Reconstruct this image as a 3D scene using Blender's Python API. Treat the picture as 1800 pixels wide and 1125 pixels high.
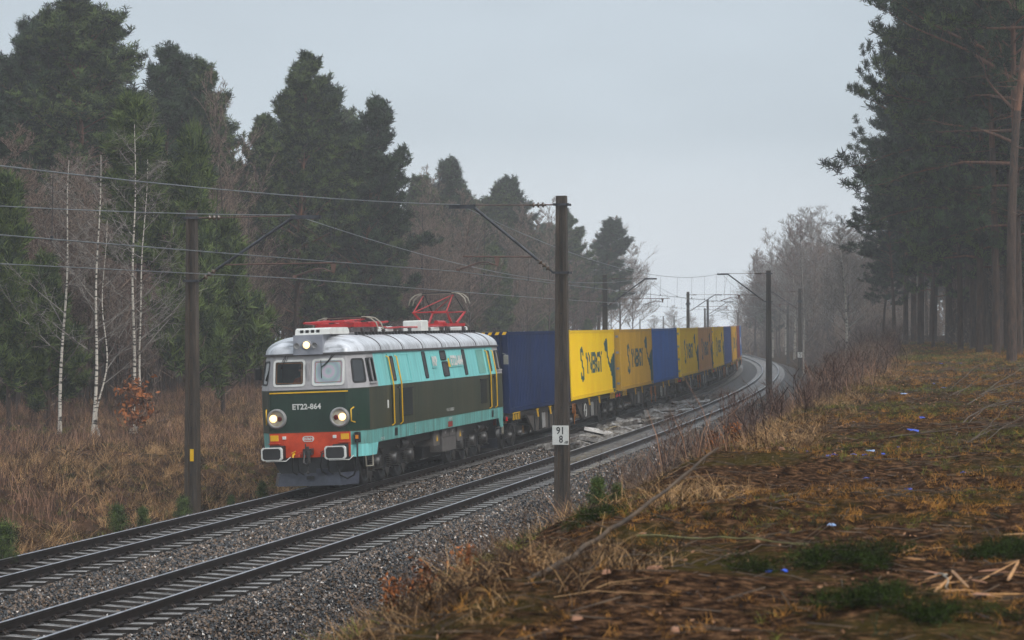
import bpy, math, random
import numpy as np
from mathutils import Matrix, Vector, Euler
for o in list(bpy.data.objects): bpy.data.objects.remove(o)
SC = bpy.context.scene
COL = SC.collection
R = math.radians
# ---------------------------------------------------------------- camera
cam = bpy.data.cameras.new('camera'); camo = bpy.data.objects.new('camera', cam); COL.objects.link(camo)
cam.sensor_width = 36; cam.sensor_fit = 'HORIZONTAL'; cam.lens = 3891.3/1800*36
cam.clip_start = .1; cam.clip_end = 5000
cam.dof.use_dof = True; cam.dof.focus_distance = 66; cam.dof.aperture_fstop = 4.5
camo.location = (0, 0, 4.4786)
camo.matrix_world = Matrix.Translation((0, 0, 4.4786)) @ Matrix.Rotation(R(90)+.001567, 4, 'X') @ Matrix.Rotation(-.0027, 4, 'Z')
SC.camera = camo
# ---------------------------------------------------------------- sky and sun (overcast, misty)
SUN_EL, SUN_AZ = R(42), R(128)      # azimuth from +Y towards +X
W = bpy.data.worlds.new('World'); SC.world = W; W.use_nodes = True
nt = W.node_tree; nt.nodes.clear()
sky = nt.nodes.new('ShaderNodeTexSky'); sky.sky_type = 'NISHITA'; sky.sun_disc = False
geo = nt.nodes.new('ShaderNodeTexCoord'); sep = nt.nodes.new('ShaderNodeSeparateXYZ'); nt.links.new(geo.outputs['Generated'], sep.inputs[0])
mxz = nt.nodes.new('ShaderNodeMath'); mxz.operation = 'MAXIMUM'; mxz.inputs[1].default_value = .015; nt.links.new(sep.outputs[2], mxz.inputs[0])
cmb = nt.nodes.new('ShaderNodeCombineXYZ'); nt.links.new(sep.outputs[0], cmb.inputs[0]); nt.links.new(sep.outputs[1], cmb.inputs[1]); nt.links.new(mxz.outputs[0], cmb.inputs[2]); nt.links.new(cmb.outputs[0], sky.inputs[0])
sky.sun_elevation = SUN_EL; sky.sun_rotation = SUN_AZ; sky.dust_density = 3; sky.ozone_density = 1.2; sky.air_density = 1.0
hsv = nt.nodes.new('ShaderNodeHueSaturation'); hsv.inputs['Saturation'].default_value = .30
mixw = nt.nodes.new('ShaderNodeMix'); mixw.data_type = 'RGBA'; mixw.inputs[0].default_value = .62
mixw.inputs[7].default_value = (5.9, 6.5, 7.1, 1)       # the even grey cloud deck
bg = nt.nodes.new('ShaderNodeBackground'); bg.inputs['Strength'].default_value = .127
wo = nt.nodes.new('ShaderNodeOutputWorld')
nt.links.new(sky.outputs[0], hsv.inputs['Color']); nt.links.new(hsv.outputs[0], mixw.inputs[6])
rp = nt.nodes.new('ShaderNodeValToRGB'); nt.links.new(sep.outputs[2], rp.inputs[0])       # overcast: brightest overhead, a pale band low down
for k_, (p_, v_) in enumerate(((0., .86), (.035, .68), (.085, .50), (.17, .44), (.9, .84))):
    e_ = rp.color_ramp.elements[k_] if k_ < 2 else rp.color_ramp.elements.new(p_)
    e_.position = p_; e_.color = (v_*.95 if k_ in (2, 3) else v_, v_, v_*(1.03 if k_ in (2, 3) else 1), 1)
cn = nt.nodes.new('ShaderNodeTexNoise'); cn.inputs['Scale'].default_value = 4.5; cn.inputs['Detail'].default_value = 3; cm = nt.nodes.new('ShaderNodeMapping'); cm.inputs['Scale'].default_value = (1, 1, 2.6); nt.links.new(geo.outputs['Generated'], cm.inputs[0]); nt.links.new(cm.outputs[0], cn.inputs[0])
cr_ = nt.nodes.new('ShaderNodeMapRange'); cr_.inputs[1].default_value = .3; cr_.inputs[2].default_value = .7; cr_.inputs[3].default_value = 1.86; cr_.inputs[4].default_value = 2.14; nt.links.new(cn.outputs['Fac'], cr_.inputs[0])
v0 = nt.nodes.new('ShaderNodeVectorMath'); v0.operation = 'MULTIPLY'; nt.links.new(mixw.outputs[2], v0.inputs[0]); nt.links.new(rp.outputs[0], v0.inputs[1])
vm = nt.nodes.new('ShaderNodeVectorMath'); vm.operation = 'SCALE'; nt.links.new(v0.outputs[0], vm.inputs[0]); nt.links.new(cr_.outputs[0], vm.inputs['Scale']); nt.links.new(vm.outputs[0], bg.inputs[0]); nt.links.new(bg.outputs[0], wo.inputs[0])
sun = bpy.data.lights.new('sun', 'SUN'); suno = bpy.data.objects.new('sun', sun); COL.objects.link(suno)
sun.energy = 1.5; sun.angle = R(22); sun.color = (1, .97, .93)
dv = Vector((math.sin(SUN_AZ)*math.cos(SUN_EL), math.cos(SUN_AZ)*math.cos(SUN_EL), math.sin(SUN_EL)))
suno.rotation_euler = dv.to_track_quat('Z', 'Y').to_euler()
SC.view_settings.view_transform = 'Standard'; SC.view_settings.look = 'None'
SC.view_settings.exposure = 0; SC.view_settings.gamma = 1
SC.cycles.max_bounces = 6; SC.cycles.volume_bounces = 3; SC.cycles.transparent_max_bounces = 8
SC.cycles.diffuse_bounces = 3; SC.cycles.glossy_bounces = 2
# ---------------------------------------------------------------- helpers
rng = np.random.default_rng(7); random.seed(7)
def srgb(r, g, b):
    f = lambda c: (c/255/12.92) if c/255 <= .04045 else ((c/255+.055)/1.055)**2.4
    return (f(r), f(g), f(b), 1)
def tag(o, label=None, cat=None, group=None, kind=None):
    if label: o['label'] = label
    if cat: o['category'] = cat
    if group: o['group'] = group
    if kind: o['kind'] = kind
    return o
def link(o, parent=None):
    COL.objects.link(o)
    if parent is not None: o.parent = parent
    return o
def empty(name, label, cat, loc=(0, 0, 0), rot=(0, 0, 0), group=None):
    o = bpy.data.objects.new(name, None); link(o); o.location = loc; o.rotation_euler = rot
    o.empty_display_size = .3
    return tag(o, label, cat, group)
def npmesh(name, V, F, mats, mi=None, smooth=False, attrs=None):
    """V (n,3); F (m,k) int array or list of lists"""
    me = bpy.data.meshes.new(name); V = np.asarray(V, np.float32)
    if isinstance(F, np.ndarray):
        m, k = F.shape; idx = F.astype(np.int32).ravel(); tot = np.full(m, k, np.int32)
    else:
        tot = np.array([len(f) for f in F], np.int32); idx = np.fromiter((i for f in F for i in f), np.int32); m = len(F)
    me.vertices.add(len(V)); me.vertices.foreach_set('co', V.ravel())
    me.loops.add(len(idx)); me.loops.foreach_set('vertex_index', idx)
    me.polygons.add(m); st = np.concatenate([[0], np.cumsum(tot)[:-1]]).astype(np.int32)
    me.polygons.foreach_set('loop_start', st)
    if mi is not None: me.polygons.foreach_set('material_index', np.asarray(mi, np.int32))
    if smooth is not False:
        me.polygons.foreach_set('use_smooth', np.full(m, True) if smooth is True else np.asarray(smooth, bool))
    else:
        me.polygons.foreach_set('use_smooth', np.full(m, False))
    for a, d in (attrs or {}).items():
        at = me.attributes.new(a, 'FLOAT', 'POINT'); at.data.foreach_set('value', np.asarray(d, np.float32))
    for mt in (mats if isinstance(mats, (list, tuple)) else [mats]): me.materials.append(mt)
    me.update(calc_edges=True); me.validate()
    return me
def mobj(name, me, parent=None):
    return link(bpy.data.objects.new(name, me), parent)
class MB:
    def __init__(s): s.v = []; s.f = []; s.m = []; s.s = []
    def add(s, V, F, m=0, smooth=False):
        b = len(s.v); s.v += [tuple(map(float, p)) for p in V]
        for f in F: s.f.append([b+i for i in f]); s.m.append(m); s.s.append(smooth)
        return s
    def box(s, x0, x1, y0, y1, z0, z1, m=0, M=None):
        V = [(x, y, z) for z in (z0, z1) for y in (y0, y1) for x in (x0, x1)]
        if M is not None: V = [M @ Vector(p) for p in V]
        return s.add(V, [(0, 2, 3, 1), (4, 5, 7, 6), (0, 1, 5, 4), (2, 6, 7, 3), (0, 4, 6, 2), (1, 3, 7, 5)], m)
    def bbox(s, x0, x1, y0, y1, z0, z1, c=.02, m=0):
        """box with chamfered vertical and top edges"""
        def ring(i, z): return [(x0+i+(c if i == 0 else 0), y0+i, z), (x1-i-(c if i == 0 else 0), y0+i, z), (x1-i, y0+i+(c if i == 0 else 0), z), (x1-i, y1-i-(c if i == 0 else 0), z), (x1-i-(c if i == 0 else 0), y1-i, z), (x0+i+(c if i == 0 else 0), y1-i, z), (x0+i, y1-i-(c if i == 0 else 0), z), (x0+i, y0+i+(c if i == 0 else 0), z)]
        return s.loft([ring(0, z0), ring(0, z1-c), ring(c, z1)], m, caps=True)
    def loft(s, rings, m=0, caps=False, smooth=False, closed=True):
        n = len(rings[0]); V = [p for r in rings for p in r]; F = []
        for i in range(len(rings)-1):
            for j in range(n if closed else n-1):
                k = (j+1) % n; F.append((i*n+j, i*n+k, (i+1)*n+k, (i+1)*n+j))
        s.add(V, F, m, smooth)
        if caps:
            s.add(rings[0], [list(range(n))[::-1]], m); s.add(rings[-1], [list(range(n))], m)
        return s
    def prism(s, poly, axis, a0, a1, m=0):
        """poly 2D in the other two axes (in xyz order), extruded along axis"""
        def P(p, a): return (a, p[0], p[1]) if axis == 'x' else ((p[0], a, p[1]) if axis == 'y' else (p[0], p[1], a))
        return s.loft([[P(p, a0) for p in poly], [P(p, a1) for p in poly]], m, caps=True)
    def tube(s, pts, r, n=6, m=0, smooth=True, caps=True):
        pts = [Vector(p) for p in pts]; rs = r if isinstance(r, (list, tuple)) else [r]*len(pts); rings = []
        up = None
        for i, p in enumerate(pts):
            d = (pts[min(i+1, len(pts)-1)]-pts[max(i-1, 0)]).normalized()
            if up is None: up = Vector((0, 0, 1)) if abs(d.z) < .9 else Vector((1, 0, 0))
            a = d.cross(up).normalized(); b = a.cross(d).normalized(); up = b
            rings.append([p+(a*math.cos(t)+b*math.sin(t))*rs[i] for t in (2*math.pi*k/n for k in range(n))])
        n_ = len(rings[0]); s.loft(rings, m, smooth=smooth)
        if caps: s.add(rings[0], [list(range(n_))], m); s.add(rings[-1], [list(range(n_))[::-1]], m)
        return s
    def lathe(s, prof, c, ax='x', n=16, m=0, smooth=True):
        rings = []
        for (r, h) in prof:
            ring = []
            for k in range(n):
                t = 2*math.pi*k/n; a, b = r*math.cos(t), r*math.sin(t)
                ring.append((c[0]+h, c[1]+a, c[2]+b) if ax == 'x' else ((c[0]+a, c[1]+h, c[2]+b) if ax == 'y' else (c[0]+a, c[1]+b, c[2]+h)))
            rings.append(ring)
        s.loft(rings, m, smooth=smooth); s.add(rings[0], [list(range(n))], m); s.add(rings[-1], [list(range(n))[::-1]], m)
        return s
    def build(s, name, mats, parent=None):
        return mobj(name, npmesh(name, s.v, s.f, mats, s.m, s.s), parent)
    def mesh(s, name, mats): return npmesh(name, s.v, s.f, mats, s.m, s.s)
# ---------------------------------------------------------------- materials
def newmat(name):
    m = bpy.data.materials.new(name); m.use_nodes = True; nt = m.node_tree
    return m, nt, nt.nodes['Principled BSDF']
def N(nt, t, **k):
    n = nt.nodes.new(t)
    for a, b in k.items(): setattr(n, a, b)
    return n
def paint(name, c1, c2=None, rough=.45, metal=0., scale=3, stretch=(1, 1, 1), amt=1., bump=0., bscale=40, spec=.5, dirt=None, dscale=1.2, dlo=.5, dhi=.75, coat=0, attr=None, mid=None):
    m, nt, b = newmat(name); L = nt.links
    tc = N(nt, 'ShaderNodeTexCoord'); mp = N(nt, 'ShaderNodeMapping'); mp.inputs['Scale'].default_value = stretch
    L.new(tc.outputs['Object'], mp.inputs[0])
    nz = N(nt, 'ShaderNodeTexNoise'); nz.inputs['Scale'].default_value = scale; nz.inputs['Detail'].default_value = 5; nz.inputs['Roughness'].default_value = .65
    L.new(mp.outputs[0], nz.inputs[0])
    cr = N(nt, 'ShaderNodeValToRGB'); cr.color_ramp.elements[0].position = .32; cr.color_ramp.elements[1].position = .68
    c2 = c2 or tuple(x*.75 for x in c1[:3])+(1,)
    cr.color_ramp.elements[0].color = c2; cr.color_ramp.elements[1].color = c1
    if mid: e = cr.color_ramp.elements.new(.5); e.color = mid
    src = nz.outputs['Fac']
    if attr:
        at = N(nt, 'ShaderNodeAttribute'); at.attribute_name = attr
        mx = N(nt, 'ShaderNodeMix'); mx.inputs[0].default_value = .7
        L.new(src, mx.inputs[2]); L.new(at.outputs['Fac'], mx.inputs[3]); src = mx.outputs[0]
    L.new(src, cr.inputs[0]); out = cr.outputs[0]
    if dirt:
        n2 = N(nt, 'ShaderNodeTexNoise'); n2.inputs['Scale'].default_value = dscale; n2.inputs['Detail'].default_value = 7; n2.inputs['Roughness'].default_value = .7
        L.new(mp.outputs[0], n2.inputs[0])
        mr = N(nt, 'ShaderNodeMapRange'); mr.inputs[1].default_value = dlo; mr.inputs[2].default_value = dhi; mr.inputs[4].default_value = amt
        L.new(n2.outputs['Fac'], mr.inputs[0])
        mx = N(nt, 'ShaderNodeMix', data_type='RGBA'); L.new(mr.outputs[0], mx.inputs[0]); L.new(out, mx.inputs[6]); mx.inputs[7].default_value = dirt
        out = mx.outputs[2]
    L.new(out, b.inputs['Base Color'])
    b.inputs['Roughness'].default_value = rough; b.inputs['Metallic'].default_value = metal
    b.inputs['Specular IOR Level'].default_value = spec
    if coat: b.inputs['Coat Weight'].default_value = coat; b.inputs['Coat Roughness'].default_value = .2
    if bump:
        n3 = N(nt, 'ShaderNodeTexNoise'); n3.inputs['Scale'].default_value = bscale; n3.inputs['Detail'].default_value = 4
        L.new(tc.outputs['Object'], n3.inputs[0]); bp = N(nt, 'ShaderNodeBump'); bp.inputs['Strength'].default_value = bump; bp.inputs['Distance'].default_value = .05
        L.new(n3.outputs['Fac'], bp.inputs['Height']); L.new(bp.outputs[0], b.inputs['Normal'])
    return m
def glow(name, c, s):
    m, nt, b = newmat(name); b.inputs['Base Color'].default_value = c
    b.inputs['Emission Color'].default_value = c; b.inputs['Emission Strength'].default_value = s
    return m
M = {}
M['rail'] = paint('rail_steel', srgb(52, 42, 38), srgb(24, 20, 19), rough=.42, metal=.5, scale=6)
M['railtop'] = paint('rail_head_polished', srgb(215, 215, 220), srgb(160, 160, 165), rough=.4, metal=.9)
M['concrete'] = paint('wet_concrete', srgb(158, 154, 150), srgb(84, 80, 77), rough=.22, scale=5, bump=.05, dirt=srgb(60, 50, 42), dscale=2, dlo=.48, dhi=.7, spec=.9)
M['shadeside'] = paint('painted_shade_concrete', srgb(58, 50, 44), srgb(26, 22, 20), rough=.6, scale=6, spec=.3)  # shade in the gaps between sleepers, painted as a darker concrete
M['clip'] = paint('rusty_clip', srgb(70, 55, 46), srgb(38, 32, 30), rough=.5, metal=.4)
M['stone'] = paint('ballast_stone', srgb(112, 90, 70), srgb(10, 9, 9), rough=.25, scale=2, attr='rnd', mid=srgb(38, 31, 27), spec=.8)
M['ballast'] = paint('ballast_bed', srgb(70, 60, 53), srgb(8, 7, 7), rough=.5, scale=16, bump=1., bscale=14, mid=srgb(40, 36, 34), spec=.15)
M['field'] = paint('dead_grass_soil', srgb(92, 68, 52), srgb(38, 29, 24), rough=.9, scale=1.6, bump=.6, bscale=9, dirt=srgb(60, 58, 30), dscale=.5, dlo=.52, dhi=.7, spec=.0)
M['floor'] = paint('forest_floor_soil', srgb(70, 54, 40), srgb(34, 27, 22), rough=.95, scale=2, bump=.5, bscale=8, spec=.0)
M['path'] = paint('path_soil', srgb(120, 88, 62), srgb(14, 10, 8), rough=.95, scale=11, bump=1., bscale=22, dirt=srgb(64, 58, 26), dscale=.6, dlo=.5, dhi=.64, amt=.7, mid=srgb(54, 38, 27), spec=.0)
M['pole'] = paint('old_pole_concrete', srgb(84, 70, 56), srgb(40, 33, 27), rough=.6, scale=3, stretch=(3, 3, .4), bump=.3, dirt=srgb(38, 33, 30), dscale=2, dlo=.5, dhi=.72)
M['steel'] = paint('galvanised_dark', srgb(84, 86, 92), srgb(46, 46, 48), rough=.45, metal=.5)
M['rustpipe'] = paint('rusty_pipe', srgb(128, 98, 86), srgb(78, 62, 56), rough=.5, metal=.3)
M['insul'] = paint('glazed_insulator', srgb(96, 78, 62), srgb(60, 44, 36), rough=.15)
M['wire'] = paint('copper_wire', srgb(134, 138, 140), srgb(96, 100, 102), rough=.3, metal=.3)
M['white'] = paint('white_enamel', srgb(228, 228, 222), srgb(205, 203, 196), rough=.4, dirt=srgb(120, 112, 100), dlo=.66, dhi=.9)
M['black'] = paint('black_paint', srgb(30, 30, 31), srgb(18, 18, 19), rough=.45)
M['needle'] = paint('pine_needles', srgb(92, 108, 58), srgb(16, 26, 17), rough=.7, scale=.5, attr='rnd', mid=srgb(46, 62, 36), spec=.2)
M['needle2'] = paint('young_pine_needles', srgb(96, 112, 56), srgb(34, 50, 28), rough=.7, scale=.5, attr='rnd', spec=.2)
M['needle3'] = paint('blue_green_needles', srgb(66, 84, 56), srgb(14, 24, 18), rough=.7, scale=.5, attr='rnd', mid=srgb(36, 52, 38), spec=.2)
M['pinebark'] = paint('pine_bark', srgb(86, 64, 50), srgb(28, 23, 21), rough=.9, scale=4, stretch=(3, 3, .6), bump=.6, bscale=8)
M['pinebark2'] = paint('orange_pine_bark', srgb(128, 86, 62), srgb(58, 42, 34), rough=.85, scale=3, stretch=(3, 3, .6))
M['twig'] = paint('bare_twigs', srgb(152, 130, 114), srgb(70, 58, 52), rough=.8, scale=1, attr='rnd', spec=.2)
M['twigred'] = paint('reddish_twigs', srgb(136, 108, 96), srgb(60, 46, 42), rough=.8, scale=1, attr='rnd', spec=.2)
M['greytwig'] = paint('pale_birch_twigs', srgb(158, 150, 142), srgb(92, 84, 78), rough=.8, scale=1, attr='rnd', spec=.2)
M['weed'] = paint('dead_weed_stalks', srgb(156, 118, 94), srgb(52, 36, 31), rough=.8, scale=.4, attr='rnd', mid=srgb(90, 65, 54), spec=.2)
M['straw'] = paint('dead_grass_blades', srgb(182, 144, 100), srgb(50, 36, 25), rough=.8, scale=.4, attr='rnd', mid=srgb(104, 77, 52), spec=.2)
M['gold'] = paint('short_golden_grass', srgb(176, 124, 60), srgb(50, 34, 18), rough=.8, scale=.4, attr='rnd', mid=srgb(104, 72, 36), spec=.1)
M['moss'] = paint('green_grass_blades', srgb(112, 112, 44), srgb(40, 48, 20), rough=.8, scale=.4, attr='rnd', spec=.2)
M['leaf'] = paint('dead_oak_leaves', srgb(166, 98, 50), srgb(78, 48, 28), rough=.7, scale=1, attr='rnd', spec=.3)
M['litter'] = paint('fallen_leaf_litter', srgb(160, 118, 86), srgb(38, 25, 18), rough=.8, scale=1, attr='rnd', mid=srgb(74, 49, 34), spec=.3)
def birchmat():
    m, nt, b = newmat('birch_bark'); L = nt.links
    tc = N(nt, 'ShaderNodeTexCoord'); mp = N(nt, 'ShaderNodeMapping'); mp.inputs['Scale'].default_value = (1.5, 1.5, 7)
    n = N(nt, 'ShaderNodeTexNoise'); n.inputs['Scale'].default_value = 1.6; n.inputs['Detail'].default_value = 4
    cr = N(nt, 'ShaderNodeValToRGB'); e = cr.color_ramp.elements
    e[0].position = .40; e[0].color = srgb(44, 38, 34); e[1].position = .47; e[1].color = srgb(200, 190, 176)
    L.new(tc.outputs['Object'], mp.inputs[0]); L.new(mp.outputs[0], n.inputs[0]); L.new(n.outputs['Fac'], cr.inputs[0]); L.new(cr.outputs[0], b.inputs['Base Color'])
    b.inputs['Roughness'].default_value = .6
    return m
M['birch'] = birchmat(); M['dkstem'] = paint('dark_stems', srgb(70, 52, 44), srgb(32, 24, 22), rough=.8, spec=.1)
# ---------------------------------------------------------------- the alignment (two tracks on a left-hand curve)
K0, K1, K2, X0, TH0 = -0.0003837616, -2.44248e-6, -0.00076654, -12.22274, 0.2328329
_S = np.arange(-200, 1300, .5)
_K = np.where(_S < 0, K0, np.where(_S < 150, K0+K1*_S, np.where(_S < 230, (K0+K1*150)+(K2-K0-K1*150)*(_S-150)/80, K2)))
_T = np.concatenate([[0], np.cumsum(_K[:-1]*.5)]); _i0 = int(200/.5); _T += TH0-_T[_i0]
_tm = _T[:-1]+_K[:-1]*.25
_X = np.concatenate([[0], np.cumsum(np.sin(_tm)*.5)]); _X += X0-_X[_i0]
_Y = np.concatenate([[0], np.cumsum(np.cos(_tm)*.5)]); _Y += 20-_Y[_i0]
CANT = .0377
def at(s, o=0.):
    t = np.interp(s, _S, _T); return np.interp(s, _S, _X)+o*np.cos(t), np.interp(s, _S, _Y)-o*np.sin(t), t
def so_of(x, y):
    d = np.hypot(_X-x, _Y-y); j = int(np.argmin(d)); return _S[j], (x-_X[j])*math.cos(_T[j])-(y-_Y[j])*math.sin(_T[j])
def crest(s): return np.interp(s, [-40, -16, -9, -4, 8, 62, 116, 170, 300], [19, 16.5, 14.4, 13.3, 12.8, 12.0, 11.4, 12, 14])
def nse(x, y, f, seed=0):
    a = seed*1.7
    return (np.sin(x*f+a+1.3*np.sin(y*f*.7+a))+np.sin(y*f*1.13+2*a+1.1*np.sin(x*f*.83)))*.5
def gz(s, o):
    s, o = np.broadcast_arrays(np.asarray(s, float), np.asarray(o, float))
    c = crest(s)
    base = np.interp(o, [-400, -40, -14, -9.5, -7.2, -5.2, -4.7, -3.9, -3.5, -.5, .5, 3.5, 3.9, 4.9, 5.6, 400],
                     [3., 1.0, .35, .2, -.5, -.78, -.72, -.33, -.316, -.204, -.316, -.204, -.25, -.72, -.8, -.8])
    t = np.clip((o-6)/(c-6), 0, 1); up = 3.64*(t*t*(3-2*t)*.35+t*.65)
    fade = np.interp(s, [240, 330], [1, .45])
    base = base+np.where(o > 6, up*fade, 0)+np.where(o > c, .012*(o-c), 0)
    x, y, _ = at(s, o)
    amp = np.where((o > -5.6) & (o < 5.8), .0, 1.)
    am2 = np.clip(np.minimum(np.abs(o+5.6), np.abs(o-5.8))/2, 0, 1)*amp
    base = base+am2*(.07*nse(x, y, .9)+.05*nse(x, y, 2.3, 1)+.03*nse(x, y, 5.1, 2))
    base = base+np.where(o < -8, .12*nse(x, y, .35, 3), 0)
    base = base-np.clip(s-440, 0, None)*.03
    return base
def gzw(x, y):
    s, o = so_of(x, y); return float(gz(s, o))
# ---------------------------------------------------------------- ground
def sheet(name, sa, oa, mat):
    S2, O2 = np.meshgrid(sa, oa, indexing='ij'); 
    X, Y, _ = at(S2, O2); Z = gz(S2, O2)
    ns, no = S2.shape; V = np.stack([X, Y, Z], -1).reshape(-1, 3)
    i, j = np.meshgrid(np.arange(ns-1), np.arange(no-1), indexing='ij'); a = (i*no+j).ravel()
    F = np.stack([a, a+1, a+no+1, a+no], -1)
    o = mobj(name, npmesh(name, V, F, mat, smooth=True)); o['kind'] = 'structure'; return o
sa = np.concatenate([np.arange(-60, 60, .5), np.arange(60, 160, 1.), np.arange(160, 480, 4.), np.arange(480, 640, 20.)])
sheet('field', sa, np.concatenate([np.arange(-260, -60, 20.), np.arange(-60, -30, 3.), np.arange(-30, -5.19, .4), [-5.2]]), M['field'])
sheet('ballast', sa, np.array([-5.2, -4.9, -4.7, -4.3, -3.9, -3.5, -2, -.5, 0, .5, 2, 3.5, 3.9, 4.3, 4.9, 5.2, 5.6]), M['ballast'])
# embankment and the dirt path above it (columns follow the crest)
def sheet2(name, sa, f0, f1, n, mat):
    t = np.linspace(0, 1, n); S2 = np.repeat(sa[:, None], n, 1); O2 = f0(sa)[:, None]*(1-t)+f1(sa)[:, None]*t
    X, Y, _ = at(S2, O2); Z = gz(S2, O2); ns, no = S2.shape; V = np.stack([X, Y, Z], -1).reshape(-1, 3)
    i, j = np.meshgrid(np.arange(ns-1), np.arange(no-1), indexing='ij'); a = (i*no+j).ravel()
    o = mobj(name, npmesh(name, V, np.stack([a, a+1, a+no+1, a+no], -1), mat, smooth=True)); o['kind'] = 'structure'; return o
c5 = lambda s: np.full(len(s), 5.6)
cw = lambda s: crest(s)+np.interp(s, [-40, 60, 100, 150], [14, 12, 9, 4])
sa2 = np.concatenate([np.arange(-60, 30, .25), np.arange(30, 160, 1.), np.arange(160, 480, 4.), np.arange(480, 640, 20.)])
sheet2('embankment', sa2, c5, lambda s: crest(s), 26, M['path'])
sheet2('dirt_path', sa2, lambda s: crest(s), cw, 48, M['path'])
sheet2('forest_floor', sa2[::3], cw, lambda s: np.full(len(s), 240.), 24, M['floor'])
far = npmesh('terrain', [(-450, -60, -2.2), (550, -60, -2.2), (550, 440, -2.2), (-450, 440, -2.2), (550, 690, -10), (-450, 690, -10)], [[0, 1, 2, 3], [3, 2, 4, 5]], M['floor']); o = mobj('terrain', far); o['kind'] = 'structure'
# ---------------------------------------------------------------- scattering into one mesh (for what nobody could count)
def rotm(n, tilt=3.14, az=None):
    az = rng.uniform(0, 2*np.pi, n) if az is None else az
    tx = rng.uniform(-tilt, tilt, n); ty = rng.uniform(-tilt, tilt, n)
    cz, sz, cx, sx, cy, sy = np.cos(az), np.sin(az), np.cos(tx), np.sin(tx), np.cos(ty), np.sin(ty)
    Rm = np.zeros((n, 3, 3))
    Rz = np.zeros((n, 3, 3)); Rz[:, 0, 0] = cz; Rz[:, 0, 1] = -sz; Rz[:, 1, 0] = sz; Rz[:, 1, 1] = cz; Rz[:, 2, 2] = 1
    Rx = np.zeros((n, 3, 3)); Rx[:, 0, 0] = 1; Rx[:, 1, 1] = cx; Rx[:, 1, 2] = -sx; Rx[:, 2, 1] = sx; Rx[:, 2, 2] = cx
    Ry = np.zeros((n, 3, 3)); Ry[:, 1, 1] = 1; Ry[:, 0, 0] = cy; Ry[:, 0, 2] = sy; Ry[:, 2, 0] = -sy; Ry[:, 2, 2] = cy
    return Rz @ Rx @ Ry
def scatter(name, tmpls, P, Rm, S, mat, label=None, kind=None, mesh_only=False):
    """every template is (V, F(array)); instances are shared out among the templates"""
    n = len(P); S = np.asarray(S, float); S = S[:, None]*np.ones(3) if S.ndim == 1 else S
    pick = rng.integers(0, len(tmpls), n); VV = []; FF = []; AA = []; b = 0
    rnd = rng.random(n)
    for t, (tv, tf) in enumerate(tmpls):
        I = np.where(pick == t)[0]
        if not len(I): continue
        tv = np.asarray(tv, float); tf = np.asarray(tf)
        v = np.einsum('nij,nkj->nki', Rm[I], tv[None]*S[I][:, None, :])+P[I][:, None, :]
        k = len(tv); VV.append(v.reshape(-1, 3)); FF.append((tf[None]+(np.arange(len(I))*k)[:, None, None]+b).reshape(-1, tf.shape[1]))
        AA.append(np.repeat(rnd[I], k)); b += len(I)*k
    me = npmesh(name, np.concatenate(VV), np.concatenate(FF), mat, attrs={'rnd': np.concatenate(AA)})
    if mesh_only: return me
    o = mobj(name, me)
    if kind: o['kind'] = kind
    if label: tag(o, label)
    return o
def stone_t(seed):
    r = np.random.default_rng(seed); v = np.array([(1, 0, 0), (-1, 0, 0), (0, 1, 0), (0, -1, 0), (0, 0, 1), (0, 0, -1)], float)*r.uniform(.7, 1.25, (6, 1))+r.uniform(-.35, .35, (6, 3))
    return v, np.array([(0, 2, 4), (2, 1, 4), (1, 3, 4), (3, 0, 4), (2, 0, 5), (1, 2, 5), (3, 1, 5), (0, 3, 5)])
def scatter_so(n, s0, s1, o0, o1, dens=None):
    s = rng.uniform(s0, s1, n); o = rng.uniform(0, 1, n)*(o1-o0)+o0 if not callable(o0) else o0(s)+rng.uniform(0, 1, n)*(o1(s)-o0(s))
    if dens is not None:
        k = rng.random(n) < dens(s, o); s, o = s[k], o[k]
    x, y, _ = at(s, o); return s, o, np.stack([x, y, gz(s, o)], -1)
ST = [stone_t(i) for i in range(7)]
def on_sleeper(s, o):      # thinner on the sleepers' tops
    for c in (-2, 2):
        k = (np.abs(o-c) < 1.3) & (np.abs((s/.6) % 1-.5) < .26)
        yield k
Ps = []; Ss = []
for (a, b, n, sc) in ((1, 24, 92000, .027), (24, 48, 82000, .031), (48, 80, 60000, .04), (80, 130, 42000, .058)):
    s, o, P = scatter_so(n, a, b, -5.3, 5.9)
    k = ~np.logical_or(*list(on_sleeper(s, o))) | (rng.random(len(s)) < .12)
    for c in (-2.75, -1.25, 1.25, 2.75): k &= np.abs(o-c) > .11
    k &= ~((np.abs(o+2) < 1.3) & (s > 41))                   # nothing needed under the train
    P[:, 2] += sc*.25+np.where(np.abs(np.abs(o)-2) < 1.3, -.012, .015)
    Ps.append(P[k]); Ss.append(sc*rng.uniform(.6, 1.35, k.sum())[:, None]*rng.uniform(.7, 1.2, (k.sum(), 3)))
P = np.concatenate(Ps); scatter('ballast_stones', ST, P, rotm(len(P)), np.concatenate(Ss), M['stone'], kind='stuff')
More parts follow.
